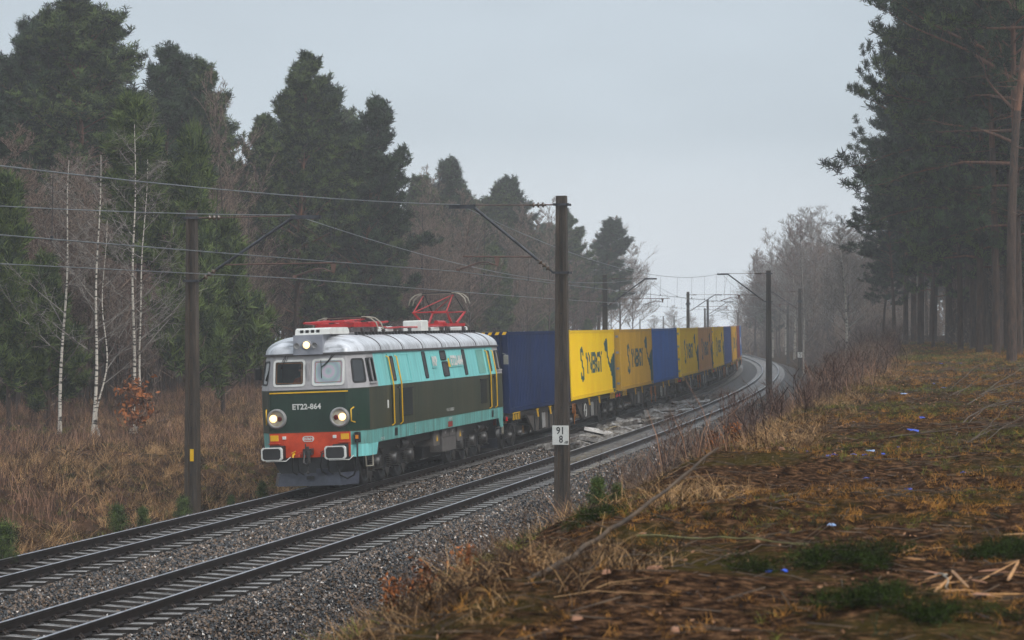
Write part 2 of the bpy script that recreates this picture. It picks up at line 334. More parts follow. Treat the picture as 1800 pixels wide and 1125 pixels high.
# ---------------------------------------------------------------- the two tracks
PROF = [(-.075, -.172), (.075, -.172), (.075, -.158), (.012, -.14), (.012, -.045), (.036, -.034), (.036, -.006), (.028, 0), (-.028, 0), (-.036, -.006), (-.036, -.034), (-.012, -.045), (-.012, -.14), (-.075, -.158)]
def rail_mesh(o0, c):
    ss = np.concatenate([np.arange(-25, 120, 1.), np.arange(120, 450, 2.5)]); V = []; F = []; mi = []; n = len(PROF)
    for s in ss:
        for (a, z) in PROF:
            x, y, _ = at(s, o0+a); V.append((x, y, z+CANT*(o0-c)))
    for i in range(len(ss)-1):
        for j in range(n):
            k = (j+1) % n; F.append((i*n+j, i*n+k, (i+1)*n+k, (i+1)*n+j)); mi.append(1 if j in (7,) else 0)
    return npmesh('rail', V, np.array(F), [M['rail'], M['railtop']], mi)
def sleeper_mesh():
    b = MB(); H = -.172
    prof = [(-1.3, .09, H-.005), (-.95, .085, H-.0), (-.5, .085, H-.005), (0, .07, H-.05), (.5, .085, H-.005), (.95, .085, H), (1.3, .09, H-.005)]
    rings = [[(x, -w-.045, H-.21), (x, w+.045, H-.21), (x, w, zt-.01), (x, w-.012, zt), (x, -w+.012, zt), (x, -w, zt-.01)] for (x, w, zt) in prof]
    b.loft(rings, 0, caps=True)
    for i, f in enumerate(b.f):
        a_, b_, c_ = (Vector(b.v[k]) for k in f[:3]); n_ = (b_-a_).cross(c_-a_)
        if n_.length > 0 and abs(n_.normalized().z) < .6: b.m[i] = 1  # steep faces get the painted shade colour
    return b.mesh('sleeper', [M['concrete'], M['shadeside']])
def clip_mesh(big, c):
    b = MB()
    if True:
        b.box(c-.17, c+.17, -.08, .08, -.172, -.162, 0)
        for sg in (-1, 1):
            x = c+sg*.125
            b.lathe([(.03, -.165), (.03, -.13), (.018, -.13), (.018, -.085 if big else -.1)], (x, 0, 0), 'z', 6, 0, False)
            b.tube([(x+sg*.03, -.05, -.155), (x, -.05, -.12), (x-sg*.07, -.03, -.135), (x-sg*.07, .03, -.135), (x, .05, -.12), (x+sg*.03, .05, -.155)], .011 if not big else .016, 5, 0)
    return b.mesh('rail_fastening', M['clip'])
SLP = sleeper_mesh(); CLP = [[clip_mesh(g_, c_) for c_ in (-.75, .75)] for g_ in (False, True)]
def one_track(c, label, s_from):
    root = empty('railway_track', label, 'railway track', loc=(*at(s_from, c)[:2], -.4))
    inv = Matrix.Translation(root.location).inverted()
    for sg in (-.75, .75): r = mobj('rail', rail_mesh(c+sg, c), root); r.matrix_parent_inverse = inv
    k = 0; far = []
    s = math.ceil(s_from/.6)*.6+.3
    while s < 400:
        x, y, t = at(s, c); rot = Euler((random.uniform(-.01, .01), -CANT, -t+random.uniform(-.012, .012)))
        if k < 100:
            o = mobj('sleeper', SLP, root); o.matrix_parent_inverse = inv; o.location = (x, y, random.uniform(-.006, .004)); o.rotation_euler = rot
            for cm in CLP[1 if k % 11 in (3, 4, 5, 9) else 0]: mobj('rail_fastening', cm, o)
        else: far.append((x, y, rot))
        k += 1; s += .6
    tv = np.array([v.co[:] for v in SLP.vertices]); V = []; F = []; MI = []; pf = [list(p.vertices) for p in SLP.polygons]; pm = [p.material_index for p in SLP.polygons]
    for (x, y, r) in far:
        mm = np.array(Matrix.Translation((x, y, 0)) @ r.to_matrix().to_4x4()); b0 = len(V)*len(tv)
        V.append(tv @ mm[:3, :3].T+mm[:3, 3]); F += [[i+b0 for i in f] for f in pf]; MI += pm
    o = mobj('sleepers', npmesh('sleepers', np.concatenate(V), F, [M['concrete'], M['shadeside']], MI), root); o.matrix_parent_inverse = inv; o['kind'] = 'stuff'
one_track(-2, 'far railway track that the train stands on, curving away to the left', 6)
one_track(2, 'empty railway track nearest to the dirt path, with clear wet rails', -2)
# old sleepers dumped between the tracks
def old_sleeper():
    b = MB()
    prof = [(-.62, .1, .0), (-.3, .1, .01), (-.29, .1, -.03), (-.05, .1, -.03), (-.04, .1, .01), (.25, .09, 0), (.62, .08, -.03)]
    b.loft([[(x, -w-.04, -.19), (x, w+.04, -.19), (x, w, z-.012), (x, w-.014, z), (x, -w+.014, z), (x, -w, z-.012)] for (x, w, z) in prof], 0, caps=True)
    return b.mesh('concrete_block', M['block'])
M['block'] = paint('bleached_concrete', srgb(178, 174, 168), srgb(70, 62, 56), rough=.3, scale=4, dirt=srgb(70, 56, 44), dscale=3, dlo=.46, dhi=.62)
OS = old_sleeper(); i = 0
for row, (oo, zz) in enumerate(((.42, 0), (-.2, .0), (.12, .2))):
    s = 62.5+row*.4
    while s < 112-row*2:
        if random.random() < (.74 if row < 2 else .3):
            o = mobj('concrete_block', OS); x, y, t = at(s, oo+random.uniform(-.12, .12))
            o.location = (x, y, -.06+zz+random.uniform(-.03, .05)); o.rotation_euler = (random.uniform(-.5, .5), random.uniform(-.3, .3), -t+random.choice((0, 0, math.pi))+random.uniform(-.6, .6))
            tag(o, 'broken old concrete sleeper block dumped in the row between the two tracks', 'concrete block', 'old concrete sleeper blocks piled between the tracks')
        s += random.uniform(.85, 1.6)
# ---------------------------------------------------------------- catenary poles, arms and wires
def text_arrays(body, size, bold=0., spacing=1., align='CENTER', xs=1.):
    cu = bpy.data.curves.new('t', 'FONT'); cu.body = body; cu.size = size; cu.align_x = align; cu.align_y = 'CENTER'; cu.offset = bold; cu.space_character = spacing; cu.resolution_u = 2
    ob = bpy.data.objects.new('t', cu); COL.objects.link(ob); dg = bpy.context.evaluated_depsgraph_get()
    me = bpy.data.meshes.new_from_object(ob.evaluated_get(dg)); V = [(v.co.x*xs, v.co.y) for v in me.vertices]; F = [list(p.vertices) for p in me.polygons]
    bpy.data.objects.remove(ob); bpy.data.curves.remove(cu); bpy.data.meshes.remove(me)
    return V, F
def pole_mesh(h, wb=.40, wt=.27, db=.30, dt=.22):
    """tapered reinforced concrete post, I section with a groove down each wide face"""
    b = MB(); rings = []
    for i in range(13):
        t = i/12; w = (wb+(wt-wb)*t)/2; d = (db+(dt-db)*t)/2; g = .045*(1 if i not in (0, 12) else .2); z = h*t
        rings.append([(-w, -d, z), (-w*.42, -d, z), (-w*.34, -d+g, z), (w*.34, -d+g, z), (w*.42, -d, z), (w, -d, z), (w, d, z), (w*.42, d, z), (w*.34, d-g, z), (-w*.34, d-g, z), (-w*.42, d, z), (-w, d, z)])
    b.loft(rings, 0, caps=True)
    for i in range(int(h/.62)):      # cast-in bolt holes show as dark plugs
        z = .5+i*.62; t = z/h; d = (db+(dt-db)*t)/2
        b.lathe([(.022, -d+.045-.006), (.022, -d+.06)], (0, 0, z), 'y', 8, 1, False)
    return b
def insulator(b, p0, p1, m, n=3, r=.075):
    p0, p1 = Vector(p0), Vector(p1); d = (p1-p0).normalized()
    pts = []; rs = []; L = (p1-p0).length
    for k in range(n):
        c = (k+.7)/(n+.4)*L
        for dd, rr in ((-.045, .028), (-.02, r), (.0, r*.95), (.02, .03)): pts.append(p0+d*(c+dd)); rs.append(rr)
    pts = [p0]+pts+[p1]; rs = [.03]+rs+[.03]
    b.tube(pts, rs, 10, m)
def mast(s=None, o=None, xy=None, top=7.6, base=-.75, side=1, label='', arm=True, mess=7.5, con=5.85, reach=2.35, sign=None, name='catenary_pole', col='pole', w=1., yellow=False, t_=None, collar=False):
    """side=+1: right of the line, arms point left. local x points away from the track"""
    if xy is None: x, y, t = at(s, o)
    else: x, y = xy; ss, _ = so_of(x, y); t = float(at(ss)[2])
    if t_ is not None: t = t_
    root = empty(name, label, 'pole', (x, y, base), (0, 0, -t), 'catenary poles along the line')
    h = top-base
    pole_mesh(h, wb=.40*w, wt=.27*w).build('post', [M[col], M['black']], root)
    g = -side                         # direction of the arm in local x
    up, lo = mess-base+.02, con-base-.05
    b = MB()
    for z in (up, lo):                # clamps round the post
        wz = (.40+(.27-.40)*z/h)/2*w
        b.box(-wz-.05, wz+.09, -.17, -.14, z-.03, z+.03, 0); b.box(-wz-.05, wz+.09, .14, .17, z-.03, z+.03, 0); b.box(wz+.02, wz+.06, -.17, .17, z-.03, z+.03, 0); b.box(-wz-.06, -wz-.02, -.17, .17, z-.03, z+.03, 0)
    if collar: b.box(-.22, .22, -.2, .2, h-1.25, h-1.05, 0)
    b.build('pole_bracket', [M['steel']], root)
    if not arm: return root
    arm_x = g*reach
    b = MB()
    b.tube([(g*.2, 0, up), (g*.42, 0, up)], .02, 6, 0); insulator(b, (g*.42, 0, up), (g*.85, 0, up), 1)
    b.tube([(g*.85, 0, up), (arm_x, 0, up+.02)], .014, 5, 0); b.build('tie_rod', [M['rustpipe'], M['insul']], root)
    b = MB()
    a0 = Vector((g*.22, 0, lo)); a1 = Vector((arm_x, 0, up)); dd = (a1-a0).normalized()
    b.tube([a0, a0+dd*.12], .03, 6, 0); insulator(b, a0+dd*.12, a0+dd*.55, 1); b.tube([a0+dd*.55, a1], .04, 8, 0)
    x0, x1 = sorted((arm_x-g*.1, arm_x+g*(.62 if side > 0 else .72))); b.box(x0, x1, -.05, .05, up-.07, up+.03, 0)
    b.build('cantilever_arm', [M['steel'], M['insul']], root)
    b = MB(); zr = lo+.42; q = (zr-a0.z)/(a1.z-a0.z); xr = a0.x+(a1.x-a0.x)*q
    xe = arm_x+g*(.25 if side > 0 else 1.55); b.tube([(xr, 0, zr), (xe, 0, zr+.03)], .022, 6, 0)
    b.tube([(xe-g*.02, 0, zr+.02), (arm_x, 0, up-.05)], .006, 4, 0); b.build('registration_tube', [M['rustpipe']], root)
    b = MB(); xd = xr+(xe-xr)*(.52 if side > 0 else .86)
    b.prism([(xd-.075, zr), (xd+.075, zr), (xd+.03, zr-.24), (xd-.02, zr-.24)], 'y', -.03, .03, 0)
    xc = xe-g*.35 if side > 0 else xd-(.9)*g*(1)
    e = -1 if side > 0 else -1
    b.tube([(xd, 0, zr-.22), (xd+e*.28, 0, zr-.12), (xd+e*.5, 0, zr-.13), (xd+e*1.02, 0, zr-.3)], .016, 5, 0)
    b.tube([(xd+e*.06, .03, zr-.2), (xd+e*.5, .03, zr-.17), (xd+e*1.02, .03, zr-.32)], .01, 5, 0)
    b.box(xd+e*1.06-.05, xd+e*1.06+.05, -.03, .03, zr-.37, zr-.29, 0)
    b.build('steady_arm', [M['rustpipe']], root)
    root['cw'] = 0
    loc = Matrix.Translation((x, y, base)) @ Matrix.Rotation(-t, 4, 'Z')
    root_pts[label] = (loc @ Vector((xd+e*1.06, 0, zr-.37)), loc @ Vector((xd+e*1.06 if side < 0 else arm_x+g*.35, 0, up+.04)))
    if sign:
        b = MB(); b.bbox(-.22, .22, -.235, -.215, sign[2], sign[2]+.50, .008, 0)
        sg = b.build('distance_sign', [M['white']], root)
        z1, z2 = sign[2]+.36, sign[2]+.135
        for (tx, sx, sz, size, px) in ((sign[0], -.0, z1, .27, 0), (sign[1], .015, z2, .27, 0))+(((sign[3], .15, sign[2]+.065, .085, 0),) if len(sign) > 3 else ()):
            V, F = text_arrays(tx, size, .004, xs=.85); mobj('lettering', npmesh('lettering', [(a+sx, -.239, c+sz) for a, c in V], F, M['black']), sg)
    if yellow:
        b = MB(); b.box(-.0, .1, -.185, -.175, 1.48, 1.80, 0); b.build('warning_label', [M['yellow']], root)
    return root
M['yellow'] = paint('yellow_paint', srgb(240, 190, 20), srgb(222, 168, 12), rough=.4)
root_pts = {}
T57 = float(at(39)[2])
LB = {}
def pl(key, **k): LB[key] = k['label']; return mast(**k)
pl('R1', xy=(1.31, 58.2), top=7.83, base=-.72, side=1, label='nearest thick concrete pole right of the tracks with the white 91 8 distance sign', mess=7.58, con=5.86, reach=2.42, sign=('91', '8', 2.02, '.-23'))
pl('L1', s=38.6, o=-4.98, top=7.5, base=-.62, side=-1, label='dark concrete pole left of the locomotive front with a yellow sticker', mess=7.28, con=5.68, reach=2.85, yellow=True, w=.92)
pl('R2', xy=(15.6, 134.5), top=7.65, base=-.75, side=1, label='second concrete pole on the right, standing where the rails bend behind it', mess=7.45, con=5.8, reach=2.5)
pl('R3', xy=(26.4, 203.), top=7.6, base=-.72, side=1, label='slim concrete pole on the right verge carrying a small white sign', mess=7.3, con=5.8, reach=2.5, sign=('92', '0', 2.0), collar=True)
pl('R4', xy=(34.4, 276.), top=7.5, base=-.7, side=1, label='misty concrete pole between the second right pole and the pole with the small sign', mess=7.2, con=5.75, reach=2.5)
pl('R5', xy=(38.8, 340.), top=6.6, base=-.7, side=1, label='faint pole in the mist just left of the second right pole', mess=6.4, con=5.2, reach=2.4)
pl('L2', xy=(5.95, 141.5), top=7.55, base=-.7, side=-1, label='concrete pole rising behind the ochre container with its arm to the right', mess=7.3, con=5.65, reach=2.6)
pl('L3', xy=(17.1, 215.), top=7.5, base=-.7, side=-1, label='concrete pole rising behind the third yellow container, double collar near its top', mess=7.2, con=5.7, reach=2.6, collar=True)
pl('L4', xy=(25.2, 285.), top=7.5, base=-.7, side=-1, label='pale grey pole behind the tan container, taller of the two misty poles there', mess=7.2, con=5.7, reach=2.6, col='steel')
pl('L5', xy=(30.5, 350.), top=6.8, base=-.7, side=-1, label='shorter misty pole just left of the pale grey pole above the containers', mess=6.6, con=5.3, reach=2.5)
pl('F1', xy=(40.8, 400.), top=6.5, base=-.7, side=1, label='faint pole above the far end of the container row', mess=6.3, con=5.1, reach=2.4)
pl('F2', xy=(35., 478.), top=5.95, base=-.7, side=-1, label='faint far pole above the blue container, right one of a close pair', mess=5.8, con=5., reach=2.4)
pl('F3', xy=(34.6, 506.), top=6.05, base=-.7, side=1, label='faint far pole above the blue container, left one of a close pair', mess=5.9, con=5.1, reach=2.4)
pl('F4', xy=(31.2, 540.), top=5.4, base=-.7, side=-1, label='faintest pole, above the ochre container near the forest corner', mess=5.3, con=4.7, reach=2.4)
def wires(name, label, sup, sag=.9):
    """sup: list of (contact point, messenger point)"""
    p0 = sup[0][0]; root = empty(name, label, 'overhead line', (p0[0], p0[1], 0)); inv = Matrix.Translation(root.location).inverted()
    mb, cb, db = MB(), [MB(), MB()], []
    def seg(a, b, n, sg):
        return [Vector(a).lerp(Vector(b), i/n)-Vector((0, 0, sg*4*(i/n)*(1-i/n))) for i in range(n+1)]
    mp, cp = [], []; n = 22; drops = []
    for (c0, m0), (c1, m1) in zip(sup[:-1], sup[1:]):
        ms = seg(m0, m1, n, sag); cs = seg(c0, c1, n, .05)
        mp += ms[:-1]; cp += cs[:-1]
        for i in range(1, n, 2): drops.append((cs[i], ms[i]))
    mp.append(Vector(sup[-1][1])); cp.append(Vector(sup[-1][0]))
    mb.tube(mp, .0105, 5, 0, caps=False); o = mb.build('messenger_wire', [M['wire']], root); o.matrix_parent_inverse = inv
    for dx in (-.022, .022):
        b = MB(); b.tube([p+Vector((dx, 0, 0)) for p in cp], .0085, 5, 0, caps=False); o = b.build('contact_wire', [M['wire']], root); o.matrix_parent_inverse = inv
    for c, m in drops[:99]:
        b = MB(); b.tube([c, m], .005, 4, 0, caps=False); b.box(c.x-.02, c.x+.02, c.y-.03, c.y+.03, c.z-.02, c.z+.05, 0)
        o = b.build('dropper', [M['steel']], root); o.matrix_parent_inverse = inv
def pts(k): return root_pts[LB[k]]
def extra(s, o, zc, zm): x, y, _ = at(s, o); return (Vector((x, y, zc)), Vector((x, y, zm)))
wires('overhead_line', 'overhead wires with droppers above the empty near track', [extra(-112, 2.2, 5.85, 7.7), extra(-38, 1.8, 5.85, 7.65), pts('R1'), pts('R2'), pts('R3'), pts('R4'), pts('R5'), pts('F1'), pts('F3')])
wires('overhead_line', 'overhead wires with droppers above the train, met by the raised red pantograph', [extra(-112, -1.9, 5.6, 7.3), extra(-38, -2.2, 5.6, 7.3), pts('L1'), pts('L2'), pts('L3'), pts('L4'), pts('L5'), pts('F2'), pts('F4')])
# ---------------------------------------------------------------- trees
def tuft_t(seed, n=15, L=.27, w=.034, up=.5):
    r = np.random.default_rng(seed); V = []; F = []
    for i in range(n):
        d = r.normal(size=3); d[2] = abs(d[2])*.9+up*.6*r.random(); d /= np.linalg.norm(d)
        a = np.cross(d, r.normal(size=3)); a /= np.linalg.norm(a); l = L*r.uniform(.7, 1.15); c = r.normal(size=3)*.06
        b = len(V); V += [c-a*w*.4, c+a*w*.4, c+d*l*.6+a*w*.8, c+d*l]; F.append((b, b+1, b+2, b+3))
    return np.array(V), np.array(F)
TUFTS = [tuft_t(i) for i in range(6)]
TUFTL = [tuft_t(20+i, 14, .42, .035, .9) for i in range(5)]     # upright shoots of young pines
class Segs:
    """tapered three- or four-sided twigs collected into one mesh"""
    def __init__(s): s.a = []; s.b = []; s.ra = []; s.rb = []
    def add(s, a, b, ra, rb): s.a.append(a); s.b.append(b); s.ra.append(ra); s.rb.append(rb)
    def mesh(s, name, mat, n=3):
        A = np.array(s.a); B = np.array(s.b); ra = np.array(s.ra); rb = np.array(s.rb); m = len(A)
        d = B-A; d /= np.linalg.norm(d, axis=1)[:, None]+1e-9; ref = np.where(np.abs(d[:, 2:3]) > .9, [[1., 0, 0]], [[0, 0, 1.]])
        u = np.cross(d, ref); u /= np.linalg.norm(u, axis=1)[:, None]; w = np.cross(d, u)
        V = np.zeros((m, 2*n, 3))
        for k in range(n):
            t = 2*np.pi*k/n; q = u*math.cos(t)+w*math.sin(t)
            V[:, k] = A+q*ra[:, None]; V[:, n+k] = B+q*rb[:, None]
        f = np.array([(k, (k+1) % n, n+(k+1) % n, n+k) for k in range(n)]); F = (f[None]+(np.arange(m)*2*n)[:, None, None]).reshape(-1, 4)
        return npmesh(name, V.reshape(-1, 3), F, mat, smooth=True, attrs={'rnd': np.repeat(np.random.default_rng(3).random(m), 2*n)})
def trunk_tube(pts, rs, mats, n=8, split=.45):
    b = MB(); b.tube(pts, rs, n, 0, caps=True); zt = pts[-1][2]
    for i, f in enumerate(b.f):
        z = sum(b.v[k][2] for k in f)/len(f)
        if z > zt*split: b.m[i] = min(1, len(mats)-1)
    return b.mesh('trunk', mats)
def pine(seed, h, cb, rad, prof, ntuft, mat, bend=.4, up=.25, upright=False, dead=8, side=None, sc=1., lean=None, shoot=.9):
    """returns (trunk mesh, limbs mesh, foliage mesh). prof(t): crown half width at relative crown height"""
    r = np.random.default_rng(seed); rr = random.Random(seed)
    ph = r.uniform(0, 6.3, 4); r0 = .0085*h+.035; cz = cb*h
    def tp(z):
        t = z/h; return np.array([bend*(math.sin(t*3+ph[0])-math.sin(ph[0]))*t+(lean[0]*t*t if lean else 0), bend*(math.sin(t*2.6+ph[1])-math.sin(ph[1]))*t+(lean[1]*t*t if lean else 0), z])
    zs = [-.3, 0, .4]+list(np.linspace(1.2, h*.98, 16)); pts = [tp(z) for z in zs]
    rs = [r0*1.35, r0*1.2, r0*1.02]+[r0*(1-z/h)**.8+.015 for z in zs[3:]]
    tr = trunk_tube([tuple(p) for p in pts], rs, [M['pinebark'], M['pinebark2']], split=.42 if not upright else 2)
    sg = Segs(); TP = []; nb = int(26+h*2.1) if not upright else int(h*7)
    per = max(3, int(1.15*ntuft/(nb*8)))
    for i in range(nb):
        t = ((i+.5)/nb)**(.85); z = cz+(h-cz)*t*.985; az = i*2.4+r.uniform(-.5, .5)
        L = rad*prof(t)*r.uniform(.6, 1.18)+.25
        if side is not None: L *= 1+side[1]*max(0, math.cos(az-side[0]))
        base = tp(z); el = up+(.75*t if upright else .55*t)+r.uniform(-.15, .2)
        d = np.array([math.cos(az)*math.cos(el), math.sin(az)*math.cos(el), math.sin(el)])
        p = [base]; cur = d.copy(); nseg = 5
        for k in range(nseg):
            cur = cur+np.array([*r.normal(0, .14, 2), (.10 if upright else -.03+.07*t)+r.normal(0, .08)]); cur /= np.linalg.norm(cur); p.append(p[-1]+cur*L/nseg)
        rb = .012+.010*L+.02*(1-t)*h/20
        for k in range(nseg): sg.add(p[k], p[k+1], rb*(1-k/(nseg+.5)), rb*(1-(k+1)/(nseg+.5)))
        nq = 8 if L > 1.2 else 5
        for q in range(nq):
            f = (.3 if not upright else .2)+(.7 if not upright else .8)*(q+1)/nq
            k = min(int(f*nseg), nseg-1); b0 = p[k]+(p[k+1]-p[k])*(f*nseg-k) if f < 1 else p[-1]
            sd = cur+r.normal(0, .8, 3)*np.array([1, 1, .3]); sd[2] += .12 if not upright else .45; sd /= np.linalg.norm(sd); sl = L*r.uniform(.16, .32)+.06+.14*(1-t)
            e = b0+sd*sl; sg.add(b0, e, .014, .006); hd = sd*.55+np.array([*r.normal(0, .25, 2), shoot]); hd /= np.linalg.norm(hd); sh = r.uniform(.3, .6)*(.7+.3*sc); e2 = e+hd*sh; sg.add(e, e2, .006, .003)
            na = max(2, int(per*.45))
            for u in range(na): g = r.uniform(.25, 1.); TP.append(b0+(e-b0)*g+r.normal(0, .085, 3))
            for u in range(per-na): TP.append(e+(e2-e)*((u+.6)/(per-na))+r.normal(0, .03, 3))
            for v in range(2):
                g = r.uniform(.3, .9); c_ = b0+(e-b0)*g; hd = sd*.4+np.array([*r.normal(0, .45, 2), shoot*.8]); hd /= np.linalg.norm(hd); sh = r.uniform(.22, .45)
                for u in range(3): TP.append(c_+hd*sh*(u+.5)/3+r.normal(0, .03, 3))
    for i in range(dead):       # dead snags on the bare bole
        z = r.uniform(.25, max(.3, cb))*h; az = r.uniform(0, 6.3); L = r.uniform(.5, 1.9); b0 = tp(z); d = np.array([math.cos(az), math.sin(az), r.uniform(-.2, .3)]); e = b0+d*L
        sg.add(b0, e, .022, .008); sg.add(b0+d*L*.5, b0+d*L*.7+r.normal(0, .3, 3), .01, .005)
    top = tp(h*.97)
    for u in range(12): TP.append(top+np.array([0, 0, 1.])*(u/12*.055*h)+r.normal(0, .03, 3))
    sg.add(top, top+np.array([0, 0, .05*h]), .02, .008)
    TP = np.array(TP); lim = sg.mesh('limbs', M['pinebark2'] if not upright else M['twig'])
    T = TUFTL if upright else TUFTS
    fol = scatter('crown', T, TP, rotm(len(TP), .55), r.uniform(.75, 1.3, len(TP))*sc, mat, mesh_only=True)
    return tr, lim, fol
def seedling(seed, h=1.):
    r = np.random.default_rng(seed); sg = Segs(); T = []; b = MB(); b.tube([(0, 0, -.05), (.01, 0, h*.5), (0, .01, h)], [.016*h, .011*h, .004*h], 6, 0)
    T += [np.array([0, 0, h*(.72+.3*u/7)]) for u in range(8)]
    for w in range(4):
        z = h*(.18+.2*w); n = 5
        for i in range(n):
            az = i*6.283/n+r.uniform(-.4, .4); L = h*(.42-.085*w)*r.uniform(.7, 1.15); p = np.array([0, 0, z]); d = np.array([math.cos(az), math.sin(az), .35]); d /= np.linalg.norm(d)
            for k in range(4): q = p+d*L/4; sg.add(p, q, .006*h, .004*h); d = d+np.array([0, 0, .28]); d /= np.linalg.norm(d); T += [p+(q-p)*t for t in ((.5, 1.) if k else (1.,))]; p = q
    T = np.array(T); tt = [tuft_t(300+i, 16, .13, .012, .7) for i in range(4)]
    return b.mesh('trunk', [M['branch0']]), sg.mesh('limbs', M['branch0']), scatter('crown', tt, T, rotm(len(T), .6), r.uniform(.75, 1.2, len(T))*h, M['needle2'], mesh_only=True)
M['branch0'] = M['twig']
def bare(seed, h, r0, spread=.5, mat='twig', trunkmat=None, stems=1, levels=4, fine=.0125, dens=1., lo=.22, droop=0.):
    r = random.Random(seed); sg = Segs(); tk = []
    def grow(p, d, L, rad, lev):
        n = 4 if lev < 2 else 3; pr = p; cd = d.copy(); ch = []
        for k in range(n):
            cd = cd+Vector((r.gauss(0, .09+.03*lev), r.gauss(0, .09+.03*lev), r.gauss(.05-droop*(lev > 1), .06))); cd.normalize()
            q = pr+cd*L/n; ra = rad*(1-k/(n+.3)); rb = rad*(1-(k+1)/(n+.3)); sg.add(tuple(pr), tuple(q), max(ra, fine*.7), max(rb, fine*.6)); ch.append((q, cd.copy(), rb)); pr = q
        if lev >= levels: return
        m = int((5 if lev == 1 else 4.2)*dens+r.random())
        for j in range(m):
            q, dd, rb = r.choice(ch); az = r.uniform(0, 6.28); a = Vector((math.cos(az), math.sin(az), r.uniform(-.1, .35)))
            nd = (dd*1.0+a*(spread+.12*lev)).normalized(); grow(q-dd*L/n*r.random(), nd, L*r.uniform(.42, .68), max(rb*.6, fine), lev+1)
    out = []
    for st in range(stems):
        ph = (r.uniform(0, 6), r.uniform(0, 6)); off = Vector((r.gauss(0, .35), r.gauss(0, .35), 0)) if stems > 1 else Vector((0, 0, 0)); ln = Vector((r.gauss(0, .12), r.gauss(0, .12), 0))*(2.2 if stems > 1 else .6)
        hh = h*r.uniform(.8, 1) if stems > 1 else h
        P = lambda z: off+Vector((math.sin(z/h*4+ph[0])*.18-math.sin(ph[0])*.18, math.sin(z/h*3.4+ph[1])*.18-math.sin(ph[1])*.18, z))+ln*(z*z/h*.5)
        zs = [-.3, .3]+[hh*i/11 for i in range(1, 12)]; pts = [P(z) for z in zs]; rs = [max(.9*r0*max(0, 1-z/hh)**.85+.2*r0*max(0, 1-z), .012) for z in zs]
        out.append((pts, rs))
        nb = int(h*2.0*dens)
        for i in range(nb):
            t = lo+(1-lo)*(i+.5)/nb; z = t*hh; az = i*2.4+r.uniform(-.6, .6); el = r.uniform(.45, 1.0)
            d = Vector((math.cos(az)*math.cos(el), math.sin(az)*math.cos(el), math.sin(el)))
            grow(P(z), d, hh*(.33 if stems == 1 else .25)*(1.08-t)*r.uniform(.5, 1.15)+.4, r0*(1-t)**.7*.42+.01, 1)
    b = MB()
    for pts, rs in out: b.tube(pts, rs, 7, 0)
    tr = b.mesh('trunk', [trunkmat or M[mat]])
    return tr, None, sg.mesh('branches', M[mat])
def leafclump_t(seed, n=5, L=.1):
    r = np.random.default_rng(seed); V = []; F = []
    for i in range(n):
        c = r.normal(size=3)*.12; a = r.normal(size=3); a /= np.linalg.norm(a); b_ = np.cross(a, r.normal(size=3)); b_ /= np.linalg.norm(b_); k = len(V)
        V += [c-a*L, c-b_*L*.45, c+a*L, c+b_*L*.45]; F.append((k, k+1, k+2, k+3))
    return np.array(V), np.array(F)
LEAF = [leafclump_t(i) for i in range(4)]
def plant(name, meshes, x, y, z, rz, sc, label, cat, group, szz=None):
    r = empty(name, label, cat, (x, y, z), (0, 0, rz), group); r.scale = (sc, sc, szz or sc)
    for m in meshes:
        if m is not None: mobj(m.name.split('.')[0], m, r)
    return r
prT = lambda t: (1-t)**.55*(.55+.6*min(1, t*3.2))+.06              # rounded, old forest pine
prC = lambda t: (1-t)**.8*(.75+.35*min(1, t*6))+.03                # conical bushy pine
prB = lambda t: (1-t)**.62*min(1, .5+t*1.8)+.05
PINES = [pine(11, 19.5, .48, 3.2, prT, 2600, M['needle']), pine(12, 18, .42, 3.3, prT, 2600, M['needle3']), pine(13, 20.5, .55, 2.8, prT, 2200, M['needle']), pine(14, 17, .35, 3.0, prB, 2600, M['needle3'], bend=.7)]
BUSHY = [pine(21, 19.0, .16, 4.3, prC, 4600, M['needle'], up=.35), pine(22, 16.0, .14, 3.7, prC, 4000, M['needle3'], up=.4)]
YOUNG = [pine(31, 7.5, .1, 1.7, prC, 1400, M['needle2'], upright=True, dead=0, bend=.1, sc=.9), pine(32, 10.5, .3, 1.9, prB, 1400, M['needle2'], upright=True, dead=2, bend=.2), pine(33, 5, .08, 1.5, prC, 900, M['needle2'], upright=True, dead=0, bend=.1, sc=.8)]
SEED = [seedling(i) for i in range(3)]
BARES = [bare(41, 12.5, .10, mat='twig', dens=1.15), bare(42, 10.5, .08, mat='twigred', dens=1.05, spread=.6), bare(43, 14, .12, mat='twig', dens=.9), bare(44, 9, .06, mat='twigred', stems=3, levels=3, dens=1.0)]
GREYB = [bare(51, 15, .15, mat='greytwig', spread=.55, trunkmat=M['birch']), bare(52, 13, .11, mat='greytwig', spread=.5)]
BRUSH = [bare(61, 3.0, .02, mat='twigred', stems=6, levels=2, dens=1.3, fine=.006, lo=.15), bare(62, 2.4, .018, mat='twig', stems=7, levels=2, dens=1.4, fine=.006, lo=.1), bare(63, 4.2, .03, mat='twig', stems=4, levels=3, dens=.9, fine=.007, lo=.2)]
def forest(name, variants, spots, labelf, cat, group, sj=(.88, 1.12), sink=.15):
    for (x, y, s_) in spots:
        v = random.choice(variants); f = s_*random.uniform(*sj)
        plant(name, v, x, y, gzw(x, y)-sink, random.uniform(0, 6.28), f, labelf, cat, group)
def poisson(n, s0, s1, of0, of1, dmin, avoid=()):
    out = []; tries = 0
    while len(out) < n and tries < n*60:
        tries += 1; s = random.uniform(s0, s1); o = random.uniform(of0(s), of1(s)); x, y, _ = at(s, o); x = float(x); y = float(y)
        if all((x-a)**2+(y-b)**2 > dmin**2 for a, b, _ in out) and all((x-a)**2+(y-b)**2 > q*q for a, b, q in avoid): out.append((x, y, 1.))
    return out
